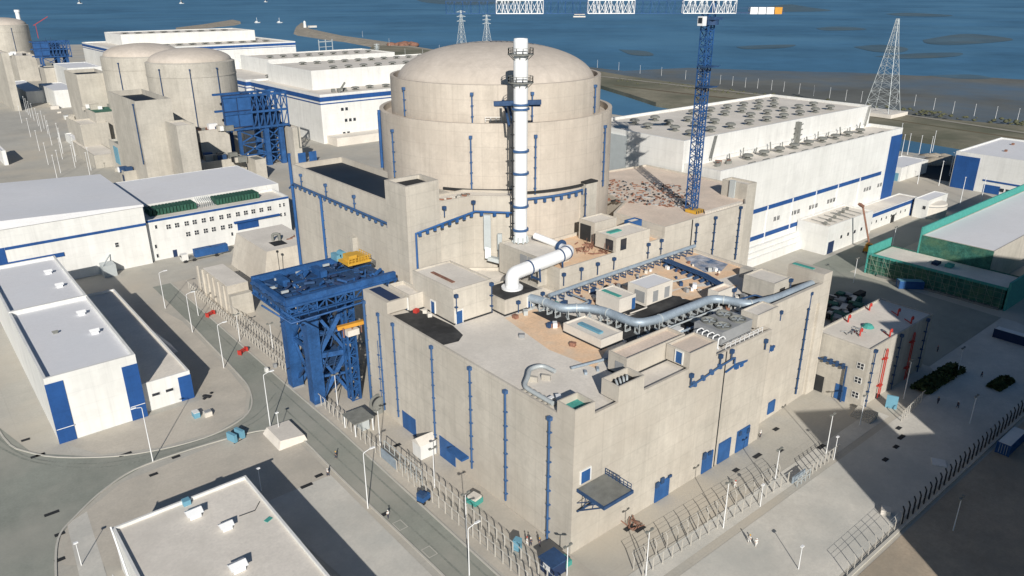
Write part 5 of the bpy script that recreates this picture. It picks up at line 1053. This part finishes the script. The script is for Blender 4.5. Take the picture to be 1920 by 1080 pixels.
# ============================================================ lamps, fences, people and small things
W0 = 'tall white street lamp '
lamps = [(310,578,10.9,'in the tree-less yard farthest up the road left of the double fence'),(361,623,11,'beside the upper end of the double fence'),(420,690,11.5,'left of the big blue gantry legs'),(507,800,12.4,'on the kerb left of the foot of the blue gantry'),(690,953,11.6,'on the kerb in the lower middle, left of the fence'),(880,1079,9,'cut by the bottom edge left of the near building corner')]
o = None
for px, py, h, lb in lamps:
    x, y = at(px, py); arm = 1.6
    post_lamp('street_lamp', h, (W0+lb).replace('tree-less ','')[:120], 'street lamp', 'street lamps along the fenced road', x, y, 0, .13, arm)
x, y = at(287,866); post_lamp('street_lamp', 12.3, W0+'at the kerb in front of the long white warehouse', 'street lamp', 'street lamps along the fenced road', x, y, 0, .13, -1.8)
for px, py, h, lb in ((524,812,5,'short white post beside the concrete plinth at the road corner'),(153,1060,4.6,'short white post at the lower left footpath'),(1497,1067,4.6,'short white lamp near the bottom edge right of centre'),(1425,950,4.8,'short white post in the right fence between two tall lamps'),(1563,862,5.4,'short white camera post at the end of the right fence'),(490,920,5,'thin camera post at the far corner of the flat roofed store')):
    x, y = at(px, py); post_lamp('camera_post', h, lb, 'post', 'short posts on the site', x, y, 0, .1)
for px, py, h, lb in ((1548,855,9.8,'second tall floodlight pole, behind the end of the right fence'),(1450,922,9.5,'tall floodlight pole in the right fence in front of the double blue doors'),(1356,990,9.8,'tall floodlight pole nearest the small canopy side of the right fence'),(1211,1079,9,'floodlight pole cut by the bottom edge at the start of the right fence'),(1612,797,7.5,'white pole in front of the pump building door'),(1600,530,8.4,'pale leaning floodlight pole on the lit road streak'),(1672,470,9,'thin lamp on the dark road behind the mobile crane'),(1694,748,10,'thin lamp beside the red pipes of the pump building'),(875,1010,9.5,'floodlight pole in the left fence near the green box'),(815,915,9,'floodlight pole in the left fence in front of the wide blue door'),(713,835,8.5,'floodlight pole in the left fence near the white shed'),(1063,1079,6,'lamp at the near building corner cut by the bottom edge'),(633,760,8,'thin lamp right of the two thick gantry legs'),(372,592,8,'lamp at the start of the double fence by the low bunker'),(450,640,8,'lamp between low bunker and big gantry'),(512,655,7.5,'thin lamp just left of the big blue gantry'),(1795,700,7,'thin lamp in the shrub bed of the shaded yard'),(1787,995,7,'faint short lamp on the bare soil at the lower right'),(1818,795,7,'faint thin lamp in the middle of the shaded yard')):
    x, y = at(px, py); post_lamp('floodlight_pole', h, lb, 'floodlight', 'floodlight poles along the fences', x, y, 0, .12, 0, True)
cl = None; random.seed(2)
for i in range(26):
    py = 205+i*5.2; px = 10+(py-180)*.62*(.6+.5*((i*7)%5)/4)*1.6+((i*37)%23)
    if px > 232 or py > 338: continue
    x, y = at(px, py); lab = 'thin pale lamp post scattered over the far left yard'
    if cl is None: cl = post_lamp('lamp_post', 12, lab, 'lamp post', 'lamp posts in the far left yard', x, y, 0, .14)
    else: dup(cl, (x,y,0), lab)
# fences: concrete posts with inclined tops, wires
def fence(p, q, step, lab, h=2.6, tip=(-.5,0), m='post', r=.085, wires=3):
    p, q = V((*p,0)), V((*q,0)); L_ = (q-p).length; n = min(98, int(L_/step)); o = thing('fence', lab, 'fence', p)
    b = MB(); b.bar(p,p+V((0,0,h)),r*2,r*2); b.bar(p+V((0,0,h)),p+V((tip[0],tip[1],h+.7)),r*1.6,r*1.6); pr = b.build('post',m,o)
    for i in range(1,n+1): e = (q-p)*i/n; pdup(pr,e.x,e.y)
    b = MB()
    for k in range(wires): z = .3+k*(h-.4)/(wires-1); b.bar(p+V((0,0,z)),q+V((0,0,z)),.022,.022)
    for k in (.4,1.0): b.bar(p+V((tip[0]*k,tip[1]*k,h+.7*k)),q+V((tip[0]*k,tip[1]*k,h+.7*k)),.022,.022)
    b.build('wire_mesh','galv',o); return o
fence((64.2,240),(64.2,161),1.9,'far part of the outer pale post fence along the road, up to the gantry'); fence((67.3,240),(67.3,163),1.9,'far part of the inner post fence, parallel to the road fence beside the bunkers', 2.8)
fence((63.6,146),(63.4,119),2.0,'outer pale post fence between the gantry legs and the white shed'); fence((63.4,112.5),(63.2,66),2.1,'outer pale post fence from the white shed toward the bottom edge')
fence((65.8,112),(65.8,66),2.1,'inner post fence in front of the long left wall of the foreground building',2.8)
fence((79,61.6),(120,60.2),2.3,'pale post fence along the right front from the bottom edge',2.6,(0,-.5)); fence((125,58.8),(136,58.9),1.4,'short pale fence section after the gate on the right',2.6,(0,-.5)); fence((79,63.6),(120,62.2),2.6,'inner fence row on the right front',2.6,(0,.5),'post',.07,2)
fence((160,56.5),(172,57.5),1.5,'pale fence catching the sun patch by the pump building',2.6,(0,-.5))
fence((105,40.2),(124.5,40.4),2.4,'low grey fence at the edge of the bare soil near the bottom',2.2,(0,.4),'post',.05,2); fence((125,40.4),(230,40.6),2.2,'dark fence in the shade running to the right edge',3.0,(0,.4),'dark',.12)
x, y = 108,60.8
# gate panel and glass screens
gt = thing('sliding_gate', 'grey sheet gate between the two sections of the left fence', 'gate', (63.5,118.5,0)); MB().box(63.4,63.6,112.7,118.6,.2,2.4).build('panel','steel',gt); b = MB(); railing(b,[(64.5,119,0),(64.5,105,0)],3.6,0,.12,2); b.build('guide_frame','galv',gt)
gt2 = thing('sliding_gate', 'grey mesh gate between the two right fence sections', 'gate', (120.5,59,0)); MB().box(120.3,124.8,59.4,59.6,.2,1.7).build('panel','steel',gt2); b = MB(); railing(b,[(120.3,58.4,0),(124.8,58.4,0)],2.2,0,.12,1.5); b.build('guide_frame','galv',gt2)
wsd = thing('gate_hut', 'small white hut with gabled roof beside the wide blue door', 'hut', (69.3,113.4,0)); MB().box(69.2,73.0,112.6,115.6,0,3.4).build('wall','white',wsd)
MB().add([(69,112.4,3.42),(73.2,112.4,3.42),(73.2,115.8,3.42),(69,115.8,3.42),(69,114.1,4.6),(73.2,114.1,4.6)],[(0,1,5,4),(3,4,5,2),(0,4,3),(1,2,5),(0,3,2,1)]).build('roof','cream',wsd)
gs = thing('guard_shelter', 'flat dark roofed shelter by the fence right of the gantry foot', 'shelter', (64.5,131,0)); b = MB().box(62.9,67.8,128.6,134.2,3.2,3.4); b.build('roof','vent_grey',gs); b = MB(); [b.box(x,x+.2,y,y+.2,0,3.2) for x in (63.1,67.4) for y in (128.9,133.7)]; b.build('posts','white_metal',gs); MB().box(65.5,67.2,130,133,0,2.6).build('booth','galv',gs)
# round tank-like object behind the fence
x, y = at(712,772); tk2 = thing('cable_drum', 'large dark round reel standing by the left wall of the foreground building', 'reel', (x,y,0)); 
b = MB(); b.tube([(x,y-.9,2.1),(x,y-.7,2.1)],2.1,18); b.tube([(x,y+.7,2.1),(x,y+.9,2.1)],2.1,18); b.build('flange','vent_grey',tk2); b = MB(); b.tube([(x,y-.7,2.1),(x,y+.7,2.1)],1.5,18); b.build('cable','dark',tk2)
mk = random.Random(4)
def clutter(px, py, nm, lab, cat, parts, rz=0, grp=None):
    x, y = at(px, py); o = thing(nm, lab, cat, (x,y,0), grp, rz)
    for (pn, m, boxes) in parts:
        b = MB(); [b.box(x+a,x+b_,y+c,y+d_,e,f) for a,b_,c,d_,e,f in boxes]; b.build(pn, m, o)
clutter(392,482,'site_truck','white truck cab pulling the blue containers in front of the office block','truck',[('cab','white',[(-9.6,-7.4,-1.2,1.2,.8,3.1)]),('windscreen','glass',[(-9.64,-9.6,-1,1,2,2.8)]),('chassis','vent_grey',[(-9.4,4.5,-1.0,1.0,.7,1.1)]),('wheel','dark',[(-9,-8,-1.25,1.25,.1,1.0)]),('wheel','dark',[(2,3,-1.25,1.25,.1,1.0)]),('wheel','dark',[(-6,-5,-1.25,1.25,.1,1.0)])])
for i, (px, lab) in enumerate(((380,'front one of two blue containers on the truck'),(410,'rear one of two blue containers on the truck'))):
    x, y = at(px+2, 484-i*6); o = thing('shipping_container', lab, 'container', (x,y,1.2)); MB().box(x-3,x+3,y-1.2,y+1.2,1.2,3.9).build('body','blue',o); b = MB(); [b.box(x-2.9+k*.6,x-2.7+k*.6,y-1.26,y-1.2,1.3,3.8) for k in range(10)]; b.build('ribs','blue',o)
clutter(794,940,'tricycle_cart','small blue three wheeled cart parked outside the left fence','cart',[('body','blue',[(-1,1.2,-.8,.8,.5,1.5)]),('cover','blue_dark',[(-1,.2,-.8,.8,1.5,2.2)]),('wheel','dark',[(-.9,-.4,-.9,.9,0,.5)]),('wheel','dark',[(.6,1.1,-.9,.9,0,.5)])], .3)
clutter(890,942,'tank_crate','green and white crate behind the left fence below a downpipe','crate',[('body','teal',[(-1.1,1.1,-1.2,1.2,.1,1.1)]),('top','cream',[(-.9,.9,-1,1,1.1,1.6)])], .2)
clutter(970,1030,'blue_cabinet','pale blue cabinet on the paving near the bottom of the left wall','cabinet',[('body','cyan',[(-.6,.6,-.6,.6,.1,2.2)]),('base','dark',[(-.6,.6,-.6,.6,0,.1)])], .4)
clutter(1037,1070,'guard_booth','dark blue guard booth with white window at the bottom edge by the building corner','booth',[('wall','navy',[(-1.5,1.5,-1.5,1.5,0,2.6)]),('roof','blue_dark',[(-1.8,1.8,-1.8,1.8,2.6,2.8)]),('window','white_metal',[(-1.56,-1.5,-.8,.8,1.1,2.1)]),('step','teal',[(1.6,3.4,-1,1,0,1)])])
clutter(445,822,'sign_board','pair of light blue boards standing on the paving at the road corner','board',[('board','cyan',[(-1.6,-.9,-1.3,1.3,.1,1.9)]),('board','cyan',[(.4,1.1,-1.3,1.3,.1,1.9)]),('foot','dark',[(-1.8,1.3,-1.3,-1.1,0,.1)])], .3)
clutter(372,780,'cyan_box','light blue box beside a pale stone in front of the lean-to annex','box',[('body','cyan',[(-1.1,.2,-.9,.9,0,1.3)]),('lid','white',[(-1.1,.2,-.9,.9,1.3,1.38)])])
clutter(390,779,'pale_block','pale block right of the light blue box on the paving','block',[('body','cream',[(-.8,.8,-.8,.8,0,1.1)]),('cap','grey',[(-.6,.6,-.6,.6,1.1,1.2)])])
clutter(388,745,'scrap_pile','small dark scrap pile on the paving behind the light blue box','pile',[('scrap','dark',[(-1.2,.2,-.3,.3,0,.3),(-.3,.3,-1,1,0,.5),(1.6,2.2,-.2,.4,0,.3)])], .6)
for px, py, lab in ((395,592,'red barrier farther up the road near the shelter of the double fence'),(456,662,'red barrier on the road left of the big gantry')): clutter(px,py,'road_barrier',lab,'barrier',[('bar','red',[(-1.5,1.5,-.15,.15,.9,1.3),(-1.5,1.5,-.15,.15,.3,.6)]),('frame','red',[(-1.4,-1.2,-.6,.6,0,1.3),(1.2,1.4,-.6,.6,0,1.3)])], .5)
clutter(500,697,'white_bollards','pair of white round bollards in the road left of the gantry','bollard',[('body','white',[(-.4,.4,-.4,.4,0,1.1)]),('body','grey',[(2.2,3,.4,1.2,0,1.1)])])
clutter(1437,735,'ac_unit','pale outdoor unit beside the small blue door','unit',[('casing','cream',[(9,10.6,-.8,.8,0,1.6)]),('fan','dark',[(8.95,9,-.5,.5,.4,1.2)])])
x, y = at(1185,985); b = MB(); [b.bar((x+mk.random()*3-1.5,y+mk.random()*3-1.5,.1),(x+mk.random()*4-2,y+mk.random()*4-2,.6),.14,.14) for i in range(12)]; tag(b.build('scrap_bars','rust'),'small heap of dark bars on the paving in front of the canopy wall','heap')
pl = MB(); x, y = at(515,825); pl.add([(x-1,y-4.6,0),(x+5.4,y-4.6,0),(x+5.4,y+4,0),(x-1,y+4,0),(x-.2,y-3.8,1.7),(x+5,y-4.2,1.3),(x+5,y+3.6,1.3),(x-.2,y+3.2,1.7)],[(0,3,2,1),(4,5,6,7),(0,1,5,4),(1,2,6,5),(2,3,7,6),(3,0,4,7)]); tag(pl.build('concrete_plinth','roof_light'),'low pale concrete plinth at the corner where the two roads meet','plinth')
for px, py, lab in ((1437,868-720+720-0,''),): pass
clutter(1713,868-720+720,'pale_slab','pale square slab lying in the middle of the shaded road','slab',[('slab','white',[(44,48,-2,2,.05,.25)])]) if False else None
x, y = at(1760,868); tag(MB().obox(x,y,.12,2.6,2.6,.2,.5).build('pale_slab','white'),'pale square slab lying on the shaded road at the lower right','slab')
x, y = at(1660,962); tag(MB().obox(x,y,.5,1.8,1.6,1.0,.4).build('pale_cabinet','cream'),'pale cabinet at the corner of the low grey fence','cabinet')
x, y = at(1670,765); cyb = thing('cyan_hoarding', 'light blue board by the steps of the pump building', 'board', (x,y,0)); MB().obox(x,y,1.6,.4,2.4,3.2,.4).build('panel','cyan',cyb)
b = MB()
for i in range(7): b.box(156.5-i*.5,157.0-i*.5,60.5,65,0,1.6-i*.22)
tag(b.build('entrance_steps','concrete_grey'),'concrete steps in front of the pump building windows','steps')
# people
def person_proto(x, y, lab, top, legs, hat, rz=0, stride=.16):
    o = thing('person', lab, 'person', (x,y,0), 'people walking on the site', rz)
    J = {0:(0,0,.95),1:(0,0,1.2),2:(0,.01,1.42),3:(0,0,1.52),4:(0,.02,1.66),5:(.19,0,1.42),6:(.26,.05,1.14),7:(.25,.16,.90),8:(-.19,0,1.42),9:(-.26,-.05,1.14),10:(-.25,.02,.88),11:(.1,0,.9),12:(.11,stride,.5),13:(.11,stride*.7,.07),14:(-.1,0,.9),15:(-.11,-stride*.3,.5),16:(-.11,-stride*1.6,.09),17:(.11,stride*.7+.16,.04),18:(-.11,-stride*1.6+.16,.04),19:(0,.03,1.76)}
    E2 = [(0,1),(1,2),(2,3),(3,4),(2,5),(5,6),(6,7),(2,8),(8,9),(9,10),(0,11),(11,12),(12,13),(0,14),(14,15),(15,16),(13,17),(16,18),(4,19)]
    RD = {0:.15,1:.14,2:.15,3:.055,4:.095,19:.07,5:.075,6:.05,7:.04,8:.075,9:.05,10:.04,11:.1,12:.065,13:.045,14:.1,15:.065,16:.045,17:.04,18:.04}
    def skin(nm, keep, m, grow=0):
        ids = sorted(keep); mp = {k:i for i,k in enumerate(ids)}; me = bpy.data.meshes.new(nm); me.from_pydata([J[k] for k in ids],[(mp[a],mp[b_]) for a,b_ in E2 if a in mp and b_ in mp],[]); ob = bpy.data.objects.new(nm,me); C.objects.link(ob); ob.parent = o
        sm = ob.modifiers.new('skin','SKIN'); 
        for k in ids: v = me.skin_vertices[0].data[mp[k]]; v.radius = (RD[k]+grow,)*2
        me.skin_vertices[0].data[0].use_root = True; ob.modifiers.new('sub','SUBSURF').levels = 1; me.materials.append(MT[m]); ob.modifiers['sub'].render_levels = 1
    skin('body', J.keys(), 'skin'); skin('jacket', (0,1,2,5,6,8,9), top, .03); skin('trousers', (0,11,12,13,14,15,16), legs, .025)
    MB().lathe(x,y+.02,[(.14,1.72),(.13,1.80),(.07,1.87),(.001,1.89)],10,sm=True).build('helmet',hat,o)
    return o
ppl = [(728,972,'lone person in white jacket walking on the kerb line in the lower middle','cloth_white','cloth_dark'),(1405,1018,'left one of two people in white on the paving at the lower right','cloth_white','cloth_white'),(1417,1025,'right one of two people in white on the paving at the lower right','cloth_white','cloth_white'),(988,1022,'person in white next to the pale blue cabinet','cloth_white','cloth_white'),(995,1024,'second person, dark clothes, beside the pale blue cabinet','cloth_dark','cloth_dark'),(1012,1024,'person in dark clothes right of the pair near the cabinet','cloth_dark','cloth_dark'),(615,893,'person in white on the road below the gantry foot','cloth_white','cloth_dark'),(1757,660,'dark clothed person in the upper part of the shaded yard','cloth_dark','cloth_dark'),(1795,765,'dark clothed person in the middle of the shaded yard','cloth_dark','cloth_dark'),(1758,757,'one of the people at the left of the shaded yard','cloth_dark','cloth_dark'),(1840,707,'dark clothed person near the right end of the shrub bed','cloth_dark','cloth_dark'),(1378,915,'person in white in front of the double blue doors','cloth_white','cloth_white'),(1425,820,'person in pale clothes by the wall right of the double blue doors','cloth_white','cloth_dark'),(630,860,'person in dark clothes on the road near the corner plinth','cloth_dark','cloth_dark')]
for i, (px, py, lab, a, b_) in enumerate(ppl):
    x, y = at(px, py); person_proto(x, y, lab, a, b_, ('white','yellow','white','red')[i%4], i*1.3)
